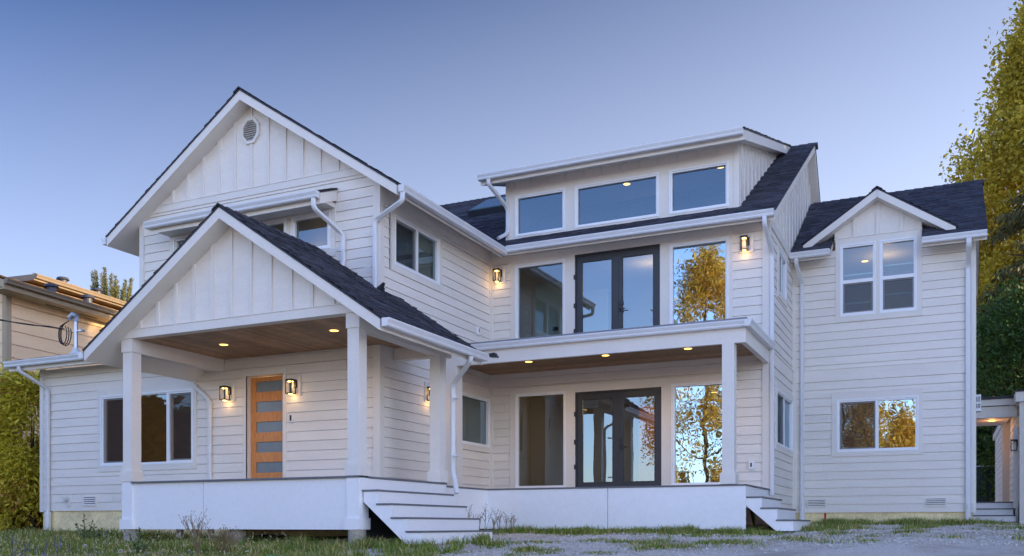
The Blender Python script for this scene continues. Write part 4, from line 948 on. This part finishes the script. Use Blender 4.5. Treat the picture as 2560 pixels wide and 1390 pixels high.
def broad_tree(name, label, cat, base, h, rad, nclump, nleaf, size, mt, group=None, up=.3, clump=.9, z0=.15, tr=.3):
    t = thing(name, label, cat, base, group); b = np.array(base); cs = []; limbs = []
    for i in range(nclump):
        f = z0 + (1 - z0) * (rng.random() ** .85); a = rng.random() * 2 * np.pi; rr = rad(f) * (.35 + .65 * rng.random() ** .5) * (.82 + .3 * rng.random())
        cs.append((b[0] + rr * np.cos(a), b[1] + rr * np.sin(a), b[2] + f * h))
        if i % 4 == 0 and f > .25: limbs.append((max(.1, f - .2), (np.cos(a), np.sin(a), .5), rr * .95, tr * .28))
    cs = np.array(cs); wts = rng.random(nclump) ** .5 + .25; wts /= wts.sum(); ci = rng.choice(nclump, nleaf, p=wts)
    cl = clump * (.5 + rng.random(nclump)); off = np.clip(rng.normal(size=(nleaf, 3)), -1.7, 1.7) * cl[ci][:, None] * np.array([.5, .5, .5 + up * .5])
    base_ = cs[ci] + off; d = unit(rng.normal(size=(nleaf, 3)) + np.array([0, 0, -.3])); ln = size * (.6 + .8 * rng.random(nleaf))
    blades_mesh('crown', base_, d, ln, ln * .62, mt, t); trunk('trunk', t, base, h * .93, tr, limbs)
    return t
broad_tree('poplar_tree', 'tall golden yellow poplar rising behind the right end of the house', 'tree', (4.7, 51.5, .1), 25.9, lambda f: np.minimum((1 - f) * 12.5 + .15, 5.2) * (.85 + .15 * np.sin(f * 23)), 700, 210000, .21, M_POP, up=1.2, clump=.85, z0=.1, tr=.5)

def conifer(name, label, base, h, rmax, nb_, nleaf, mt, cat='tree'):
    t = thing(name, label, cat, base); b = np.array(base); B = []; D = []; Ln = []; limbs = []
    for i in range(nb_):
        f = .08 + .9 * rng.random(); a = rng.random() * 2 * np.pi; r = rmax * (1 - f) ** .8 * (.75 + .4 * rng.random()) + .3
        m = max(12, int(nleaf / nb_ * (r / rmax) * 1.6)); s = rng.random(m); droop = -.28 * r * s ** 2 + .05 * r * np.sin(s * 6)
        px = r * s * np.cos(a); py = r * s * np.sin(a); pz = f * h + droop
        w_ = .085 * r * (1 - s * .4)
        jit = rng.normal(size=(m, 3)) * np.stack([w_, w_, np.full(m, .08)], 1)
        B.append(np.stack([px, py, pz], 1) + jit + b); dd = np.stack([np.cos(a) * .5 + rng.normal(size=m) * .35, np.sin(a) * .5 + rng.normal(size=m) * .35, -.9 + rng.normal(size=m) * .25], 1)
        D.append(unit(dd)); Ln.append(.12 + .26 * rng.random(m))
        if i % 3 == 0: limbs.append((min(.95, f), (np.cos(a), np.sin(a), -.35), r * .9, .05))
    B = np.concatenate(B); D = np.concatenate(D); Ln = np.concatenate(Ln)
    blades_mesh('crown', B, D, Ln, Ln * .28, mt, t); trunk('trunk', t, base, h * .98, .35, limbs); return t
conifer('conifer_tree', 'dark drooping conifer in front of the golden poplar', (4.3, 42.6, .1), 18.0, 5.6, 150, 62000, M_CONI)
def shrub(name, label, base, rx, h, nclump, nleaf, size, mt, asp=.5, cat='shrub', group=None, down=0, mats=None, dry=0, inner=.0):
    t = thing(name, label, cat, base, group); b = np.array(base); u = unit(rng.normal(size=(nclump, 3))); u[:, 2] = np.abs(u[:, 2]) * 1.0
    zz = rng.random(nclump); a = rng.random(nclump) * 2 * np.pi; prof = np.sqrt(np.clip(1 - (zz * .98) ** 2.6, 0, 1)) * (.55 + .45 * rng.random(nclump) ** .4)
    cs = np.stack([rx * prof * np.cos(a), rx * prof * np.sin(a), zz * h * .96 + .05], 1) + b
    ci = rng.integers(0, nclump, nleaf); sp = rx * .20 + .12; base_ = cs[ci] + rng.normal(size=(nleaf, 3)) * sp * np.array([.6, .6, .7])
    out = (base_ - b) * np.array([1, 1, 0]); d = unit(unit(out) * .8 + rng.normal(size=(nleaf, 3)) * .6 + np.array([0, 0, .35 - down])); ln = size * (.6 + .8 * rng.random(nleaf))
    mi = (rng.random(nclump) < dry)[ci] & (rng.random(nleaf) < .7) if mats else None
    blades_mesh('foliage', base_, d, ln, ln * asp, mt, t, mats, mi)
    mb = MB()
    for i in range(6):
        q = Vector((float(rng.normal() * rx * .3), float(rng.normal() * rx * .3), h * .8)); mb.tube([Vector(base), Vector(base) + q * .5 + Vector((0, 0, .1)), Vector(base) + q], .05, M_BARK, 6, .01)
    mb.build('stem', t); return t
shrub('laurel_shrub', 'large dark green shrub filling the gap beside the right end of the house', (3.3, 40.2, .1), 3.0, 9.0, 260, 52000, .17, M_BUSH)
shrub('laurel_shrub', 'dark green undergrowth behind the dark slatted fence', (.2, 43.5, .1), 3.2, 6.0, 160, 22000, .2, M_BUSH)
hg = 'cedar hedge shrubs beside the left wall'
shrub('cedar_shrub', 'yellow green cedar shrub against the far left corner of the white house', (-19.25, 14.75, -.2), .95, 3.5, 75, 26000, .15, M_HEDGE, .28, 'shrub', hg, .55, [M_HEDGE, M_HEDGEB], .13)
shrub('cedar_shrub', 'yellow green cedar shrub cut by the left edge of the photo', (-20.6, 13.9, -.2), 1.05, 3.95, 75, 24000, .15, M_HEDGE, .28, 'shrub', hg, .55, [M_HEDGE, M_HEDGEB], .12)
shrub('cedar_shrub', 'cedar shrub hidden behind the other two under the white gutter', (-19.3, 16.7, -.2), .95, 3.5, 70, 9000, .20, M_HEDGE, .3, 'shrub', hg, .55, [M_HEDGE, M_HEDGEB], .12)
# pine top behind the neighbour: upright candles
pb = (-48.9, 43.4, 0.0); pt = thing('pine_tree', 'distant pine with upright candle shoots above the tan house roof', 'tree', pb); B = []; D = []; Ln = []; limbs = []
for i in range(19):
    a = i * 2.4; r = .30 * math.sqrt(i + .3); zt = 16.3 - .55 * r + rng.normal() * .35; zb = zt - 1.7 - .6 * rng.random(); m = 420; s = rng.random(m); lx, ly = .25 * np.cos(a), .25 * np.sin(a)
    B.append(np.stack([pb[0] + r * np.cos(a) + lx * s + rng.normal(size=m) * .03, pb[1] + r * np.sin(a) + ly * s + rng.normal(size=m) * .03, zb + (zt - zb) * s], 1))
    D.append(unit(np.stack([rng.normal(size=m) * .8, rng.normal(size=m) * .8, np.full(m, .8)], 1))); Ln.append((.14 + .14 * rng.random(m)) * (1.15 - .4 * s)); limbs.append((.82, (np.cos(a), np.sin(a), 1.6), max(.4, r * 1.5), .06))
for i in range(46):
    a = rng.random() * 2 * np.pi; f = rng.random(); r = (.5 + 2.8 * (1 - f)) * rng.random() ** .5; m = 160
    B.append(np.stack([pb[0] + r * np.cos(a) + rng.normal(size=m) * .3, pb[1] + r * np.sin(a) + rng.normal(size=m) * .3, 4 + 10.0 * f + rng.normal(size=m) * .25], 1)); D.append(unit(rng.normal(size=(m, 3)) + np.array([0, 0, .6]))); Ln.append(.2 + .2 * rng.random(m))
B = np.concatenate(B); Ln = np.concatenate(Ln); blades_mesh('crown', B, np.concatenate(D), Ln, Ln * .22, M_PINE, pt); trunk('trunk', pt, pb, 15.2, .28, limbs)
# trees across the street: seen only as reflections in the windows
rf = 'autumn trees across the yard seen in the window reflections'
for i, (bx, by, h, r) in enumerate(((-10.9, -9.5, 15.5, 2.9), (-5.3, -11.5, 11.0, 2.6), (-2.3, -14, 8.5, 2.0))):
    broad_tree('autumn_tree', ('tall golden tree mirrored in the upper right picture window', 'golden tree mirrored in the lower right sliding window', 'small golden tree mirrored in the upper right paired windows')[i], 'tree', (bx, by, g1(bx, by)), h, lambda f, r=r: r * np.clip((1 - f) * 3, 0, 1) ** .7 * np.clip((f + .1) * 3, 0, 1), 100, 42000, .125, M_GOLD, rf, .6, .62, .12, .15)

eg = 'dark evergreens left of the yard that darken the front window reflections'
for bx, by, h in ((-26.5, 3.6, 5.2), (-28.5, .6, 5.8), (-29.5, -2.6, 5.6), (-28.0, -5.6, 6.2), (-31.0, -8.2, 6.4), (-29.0, -11.5, 6.6), (-33.0, 4.0, 6.4), (-34.5, -1.5, 7.2), (-35, -6.5, 7.2)): shrub('evergreen_tree', 'dark russet and green tree beyond the left edge mirrored in the three pane window', (bx, by, g1(bx, by)), 2.4, h, 110, 6500, .42, M_CONI, .5, 'tree', eg, .2, [M_CONI, M_HEDGEB], .15)
sg_ = 'added unseen trees beyond the right edge that shade the house from the low sun'  # unseen trees, added only to block the low sun from the house
for bx, by, h in ((13, 17, 17), (15, 22.5, 18), (14, 28, 18), (18, 33, 19), (22, 26, 19), (19, 19, 18), (12.5, 20, 17), (16, 20, 18), (18, 25, 19), (13.5, 25.5, 18), (17, 30, 19)): shrub('added_sun_blocker_tree', 'added unseen tree beyond the right edge that keeps the sun off the house', (bx, by, g1(bx, by)), 3.3, h, 120, 7000, .5, M_BUSH, .6, 'tree', sg_)

# ---- grass and weeds
M_GRASS = mat('meadow_grass', (.17, .25, .04), .7, .2, island=.45, trans=.35)
M_DRY = mat('dry_grass', (.54, .44, .19), .8, .15, island=.4, trans=.3)
def cam_xy(u, d):
    k = (u - 1280) / 2320; cs_, sn = math.cos(YAW), math.sin(YAW); return -sn * d + cs_ * k * d, cs_ * d + sn * k * d
def grass_arrays(x, y, h, lean, wd):
    n = len(x); z = gz(x, y) - .01; a = rng.random(n) * 2 * np.pi; b = np.stack([x, y, z], 1); ax = np.stack([np.cos(a), np.sin(a), np.zeros(n)], 1); sd = np.stack([-np.sin(a), np.cos(a), np.zeros(n)], 1)
    # turn blades so that their flats face random ways
    tw = rng.random(n) * 2 * np.pi; sd = np.stack([np.cos(tw), np.sin(tw), np.zeros(n)], 1)
    H = h[:, None]; Lg = lean[:, None]; up = np.array([0, 0, 1.]); W_ = wd[:, None]
    m = b + up * H * .55 + ax * H * Lg * .3; t = b + up * H * (1 - .35 * Lg) + ax * H * Lg
    return np.stack([b - sd * W_, b + sd * W_, m + sd * W_ * .7, m - sd * W_ * .7, t], 1)
def grass_obj(name, V, dry):
    n = len(V); me = bpy.data.meshes.new(name); me.vertices.add(5 * n); me.vertices.foreach_set('co', V.reshape(-1).astype(np.float32))
    k = np.arange(n)[:, None] * 5; li = np.concatenate([k + np.array([[0, 1, 2, 3]]), k + np.array([[3, 2, 4]])], 1).ravel().astype(np.int32)
    me.loops.add(7 * n); me.loops.foreach_set('vertex_index', li); me.polygons.add(2 * n)
    st_ = (np.arange(n)[:, None] * 7 + np.array([[0, 4]])).ravel().astype(np.int32); me.polygons.foreach_set('loop_start', st_); me.polygons.foreach_set('loop_total', np.tile(np.array([4, 3], np.int32), n))
    me.materials.append(M_GRASS); me.materials.append(M_DRY); me.polygons.foreach_set('material_index', np.repeat(dry.astype(np.int32), 2)); me.update(); me.validate()
    o = bpy.data.objects.new(name, me); COL.objects.link(o); return o
GX, GY, GH, GL, GD = [], [], [], [], []
def add_grass(x, y, h, dry, lean=.6):
    keep = ~((x > -12.9) & (x < -7.8) & (y > 12.0) & (y < 18)); keep &= ~((x < X1) & (y > 13.72) & (x > -17.7)); keep &= ~((x > -8) & (x < X2 + .1) & (y > 16.2)) & ~((x > X2) & (x < .55) & (y > 21.1)) & ~((x > -7.9) & (x < -6.75) & (y > 11.9) & (y < 13.9))
    x, y, h = x[keep], y[keep], h[keep]; n = len(x); GX.append(x); GY.append(y); GH.append(h); GL.append(lean * (.3 + rng.random(n))); GD.append(rng.random(n) < dry)
def clumped(n, sampler, ncl, sd, h0, h1, dry):
    cx, cy = sampler(ncl); w_ = rng.random(ncl) ** 2 + .1; w_ /= w_.sum(); ci = rng.choice(ncl, n, p=w_); hs = h0 + (h1 - h0) * rng.random(ncl)
    add_grass(cx[ci] + rng.normal(size=n) * sd, cy[ci] + rng.normal(size=n) * sd, hs[ci] * (.45 + .75 * rng.random(n)), dry)
def s_cam(u0, u1, d0, d1):
    def f(n):
        d = np.sqrt(d0 ** 2 + (d1 ** 2 - d0 ** 2) * rng.random(n)); u = u0 + (u1 - u0) * rng.random(n); k = (u - 1280) / 2320
        return -math.sin(YAW) * d + math.cos(YAW) * k * d, math.cos(YAW) * d + math.sin(YAW) * k * d
    return f
def s_box(x0, x1, y0, y1): return lambda n: (x0 + (x1 - x0) * rng.random(n), y0 + (y1 - y0) * rng.random(n))
x, y = s_cam(-60, 760, 10.6, 20)(26000); add_grass(x, y, .03 + .07 * rng.random(26000), .40)
clumped(26000, s_cam(-60, 640, 10.6, 19.5), 420, .11, .05, .21, .32)
clumped(9000, s_cam(560, 1080, 11.2, 15), 120, .10, .06, .22, .3)
clumped(9000, s_box(-7.7, -2.6, 15.0, 15.9), 130, .10, .05, .19, .2); clumped(3000, s_box(-7.2, -2.5, 14.4, 15.2), 50, .10, .03, .08, .3)
clumped(10000, s_box(-2.3, .9, 19.7, 21.05), 130, .12, .05, .22, .3); clumped(2500, s_box(-3.0, -1.6, 16.5, 20.5), 40, .12, .05, .16, .3)
clumped(2500, s_cam(960, 1260, 12.6, 14.6), 26, .07, .10, .24, .15)
clumped(15000, s_cam(1560, 2640, 11.6, 20), 150, .13, .03, .10, .3); clumped(4500, s_cam(1150, 1700, 11.2, 14), 34, .10, .03, .10, .35); clumped(3500, s_cam(2200, 2640, 17, 24), 50, .12, .03, .10, .3)
n_ = sum(map(len, GX)); V = grass_arrays(np.concatenate(GX), np.concatenate(GY), np.concatenate(GH), np.concatenate(GL), .0035 + .0035 * rng.random(n_))
tag(grass_obj('grass', V, np.concatenate(GD)), 'green and dry grass growing in clumps around the porches and over the gravel', 'grass', None, 'stuff')

M_PEB = mat('gravel_stone', (.54, .50, .45), .9, .2, island=.28)
def pebbles(n, f, r0, r1):
    x, y = f(n); z = gz(x, y); r = r0 + (r1 - r0) * rng.random(n) ** 3; c = np.stack([x, y, z + r * .25], 1)
    o = np.array([[1, 0, 0], [0, 1, 0], [-1, 0, 0], [0, -1, 0], [0, 0, .7], [0, 0, -.7]]); J = 1 + .5 * (rng.random((n, 6, 1)) - .5); a = rng.random(n) * 6.28; ca, sa = np.cos(a), np.sin(a)
    p = o[None] * J * r[:, None, None]; p = np.stack([p[..., 0] * ca[:, None] - p[..., 1] * sa[:, None], p[..., 0] * sa[:, None] + p[..., 1] * ca[:, None], p[..., 2]], 2)
    return (p + c[:, None]).reshape(-1, 3)
pv = np.concatenate([pebbles(9000, s_cam(820, 2640, 11.0, 15.5), .006, .026), pebbles(5000, s_cam(1000, 2640, 14, 22), .008, .035), pebbles(1500, s_cam(-40, 900, 11, 14), .006, .03)])
npb = len(pv) // 6; tri = np.array([[0, 1, 4], [1, 2, 4], [2, 3, 4], [3, 0, 4], [1, 0, 5], [2, 1, 5], [3, 2, 5], [0, 3, 5]])
pm = bpy.data.meshes.new('gravel'); pm.from_pydata(pv.tolist(), [], (np.arange(npb)[:, None, None] * 6 + tri[None]).reshape(-1, 3).tolist()); pm.materials.append(M_PEB)
po = bpy.data.objects.new('gravel', pm); COL.objects.link(po); tag(po, 'loose grey gravel stones scattered over the dirt in front of the house', 'gravel', None, 'stuff')
M_CLOV = mat('pale_meadow_flower', (.62, .58, .42), .8, .1, island=.3)
x, y = s_cam(-60, 720, 10.8, 17)(650); ok = ~((x > -12.9) & (y > 11.9)); x, y = x[ok], y[ok]; n = len(x); bz = gz(x, y) + .05 + .22 * rng.random(n)
fo = blades_mesh('meadow_flowers', np.repeat(np.stack([x, y, bz], 1), 5, 0), unit(rng.normal(size=(5 * n, 3))), np.full(5 * n, .014), np.full(5 * n, .010), M_CLOV); tag(fo, 'tiny pale meadow flowers and seed heads dotted through the left grass', 'flowers', None, 'stuff')

# ---- single plants
M_THI = leaf_mat('thistle_leaf', (.11, .15, .07), (1.4, 1.5, .8), .3, .2); M_STEM = mat('dry_brown_stem', (.24, .18, .10), .9, .1); M_GSTEM = mat('green_stem', (.09, .12, .04), .8, .2)
M_PURP = mat('purple_petals', (.17, .13, .36), .7, .2, island=.3); M_SEED = mat('white_seed_fluff', (.62, .60, .55), .9, .1, trans=.3)
def thistle(label, x, y, h, group='spiny thistles at the left foundation'):
    z = g1(x, y); t = thing('thistle_plant', label, 'plant', (x, y, z), group); mb = MB(); B = []; D = []; Ln = []
    for j in range(3):
        a = j * 2.2 + x; hh = h * (1 - .22 * j); top = Vector((x + .10 * math.cos(a) * (j + .3), y + .10 * math.sin(a) * (j + .3), z + hh)); mb.tube([(x, y, z), Vector((x, y, z)).lerp(top, .5) + Vector((.02 * j, 0, 0)), top], .010, M_GSTEM, 6, .005)
        for i in range(15):
            f = .12 + .88 * i / 15; p = Vector((x, y, z)).lerp(top, f); th_ = i * 2.4; B.append(tuple(p)); D.append((math.cos(th_), math.sin(th_), .5)); Ln.append(.09 * (1.25 - f) + .03)
    mb.build('stem', t); Ln = np.array(Ln); blades_mesh('leaves', np.array(B), unit(np.array(D)), Ln, Ln * .42, M_THI, t)
    q = MB(); q.tube([top, top + Vector((0, 0, .045))], .018, M_THI, 8, .026); q.build('flower_head', t)
thistle('taller spiny green thistle before the ochre foundation at the left', *cam_xy(212, 16.5), .50); thistle('spiny thistle in front of the left porch pedestal', *cam_xy(345, 13.4), .42); thistle('small spiny thistle right beside the taller one at the ochre foundation', *cam_xy(236, 16.3), .30)
def dry_weed(label, x, y, h, n, group, name='dry_weed', mt=M_STEM, spread=.5):
    z = g1(x, y); mb = MB(); base = Vector((x, y, z))
    for j in range(n):
        a = rng.random() * 6.28; s = spread * rng.random(); top = base + Vector((math.cos(a) * s * h, math.sin(a) * s * h, h * (.6 + .4 * rng.random()))); mid = base.lerp(top, .55) + Vector((0, 0, .06 * h)); mb.tube([base, mid, top], .0045, mt, 5, .002)
        for k_ in range(4):
            p = mid.lerp(top, .1 + .3 * k_); b_ = rng.random() * 6.28; e = p + Vector((math.cos(b_) * .05, math.sin(b_) * .05, .05 + .04 * rng.random())); mb.tube([p, e], .003, mt, 4, .0015); mb.tube([e, e + Vector((0, 0, .014))], .007, mt, 5, .004)
    o = mb.build(name, None); return tag(o, label, 'weed', group)
dry_weed('dry branching weed in front of the porch skirt board seam', *cam_xy(495, 13.2), .62, 16, None); dry_weed('low bushy dry weed clump beside the branching one before the porch skirt', *cam_xy(560, 13.1), .34, 40, None, spread=.8)
wg = 'thin dry weeds between the left stairs and the back deck skirt'
for u, d, h in ((1172, 16.0, .50), (1196, 16.3, .42), (1212, 16.2, .50), (1232, 16.6, .30), (1248, 16.7, .40), (1268, 16.9, .34), (1280, 17.0, .28)): dry_weed('thin dry weed against the white skirt right of the left stairs', *cam_xy(u, d), h, 5, wg, spread=.3)
dry_weed('leafy weed growing out from under the right hand stairs', *cam_xy(1885, 17.2), .62, 14, None, mt=M_GSTEM, spread=.35)
for u, d, h in ((2140, 22.0, .45), (2325, 22.0, .42)): dry_weed('thin grass stalks standing before the right foundation', *cam_xy(u, d), h, 8, 'grass stalks before the right foundation', spread=.45, mt=M_GSTEM)
fl = [(30, 14.6), (44, 14.2), (62, 13.4), (72, 12.9), (88, 13.5), (108, 12.6), (116, 13.6), (136, 13.8), (142, 12.4), (152, 13.4), (172, 12.8), (36, 12.5), (50, 12.2), (230, 12.1), (265, 14.5), (128, 12.2)]
for u, d in fl:
    x, y = cam_xy(u, d); z = g1(x, y); h = .16 + .16 * rng.random(); t = thing('purple_wildflower', 'small purple spiked wildflower in the grass at the lower left', 'flower', (x, y, z), 'purple wildflowers in the left grass')
    mb = MB(); mb.tube([(x, y, z), (x + .01, y, z + h)], .004, M_GSTEM, 5, .003); mb.build('stem', t); n = 26; s = rng.random(n); a = rng.random(n) * 6.28
    blades_mesh('blossom', np.stack([np.full(n, x + .008), np.full(n, y), z + h * .55 + h * .55 * s], 1), unit(np.stack([np.cos(a), np.sin(a), np.full(n, .5)], 1)), np.full(n, .024) * (1.2 - s * .6), np.full(n, .014), M_PURP, t)
for u, d in ((44, 11.9), (92, 12.0), (98, 11.7), (214, 11.8), (300, 12.0), (212, 13.4)):
    x, y = cam_xy(u, d); z = g1(x, y); h = .14 + .08 * rng.random(); t = thing('dandelion_clock', 'round white dandelion seed head in the grass at the lower left', 'flower', (x, y, z), 'dandelion seed heads in the left grass')
    mb = MB(); mb.tube([(x, y, z), (x, y + .01, z + h)], .004, M_GSTEM, 5, .003); mb.build('stem', t); n = 120
    blades_mesh('seed_head', np.tile([[x, y + .01, z + h]], (n, 1)), unit(rng.normal(size=(n, 3))), np.full(n, .034), np.full(n, .012), M_SEED, t)
# green plastic scrap and a few stones
x, y = cam_xy(675, 11.75); z = g1(x, y); mb = MB(); M_PLA = mat('green_plastic', (.02, .27, .12), .4, .4, noise=(12, .2)); nn_ = 7
pts = [[Vector((x + .13 * (i / 6 - .5) + .01 * math.sin(j * 2 + i), y + .10 * (j / 6 - .5), z + .02 + .045 * abs(math.sin(i * 1.7 + j * .9)) + .012 * j)) for i in range(nn_)] for j in range(nn_)]
for j in range(6):
    for i in range(6): mb.face([pts[j][i], pts[j][i + 1], pts[j + 1][i + 1], pts[j + 1][i]], M_PLA)
for j in range(6):
    for i in range(6): mb.face([p - Vector((0, 0, .004)) for p in (pts[j + 1][i], pts[j + 1][i + 1], pts[j][i + 1], pts[j][i])], M_PLA)
tag(mb.build('plastic_scrap', None, fix=False), 'crumpled bright green plastic scrap in the grass before the porch', 'litter')
M_STONE = mat('pale_stone', (.42, .40, .38), .9, .2, noise=(9, .2), bump=(20, .6, .02))
for u, d, r, lab in ((1330, 13.1, .055, 'pale flat stone on the gravel right of the left stairs'), (2150, 20.6, .08, 'pale stone in the grass before the right foundation'), (1385, 12.4, .045, 'small pale stone at the bottom of the gravel'), (2300, 18.6, .05, 'small pale stone among the grass tufts at the lower right'), (430, 12.6, .10, 'pale stone slab in the grass before the left porch skirt'), (1010, 12.6, .07, 'grey stone at the foot of the left stairs'), (1880, 18.2, .05, 'small pale stone under the right hand stairs')):
    x, y = cam_xy(u, d); bm = bmesh.new(); bmesh.ops.create_icosphere(bm, subdivisions=2, radius=r)
    for v in bm.verts: v.co = Vector((v.co.x * 1.4, v.co.y, v.co.z * .5)) * (1 + .22 * math.sin(v.co.x * 60 + v.co.y * 43) * math.cos(v.co.z * 50)) + Vector((x, y, g1(x, y) + r * .15))
    me_ = bpy.data.meshes.new('stone'); bm.to_mesh(me_); bm.free(); me_.materials.append(M_STONE); o = bpy.data.objects.new('stone', me_); COL.objects.link(o); tag(o, lab, 'stone')
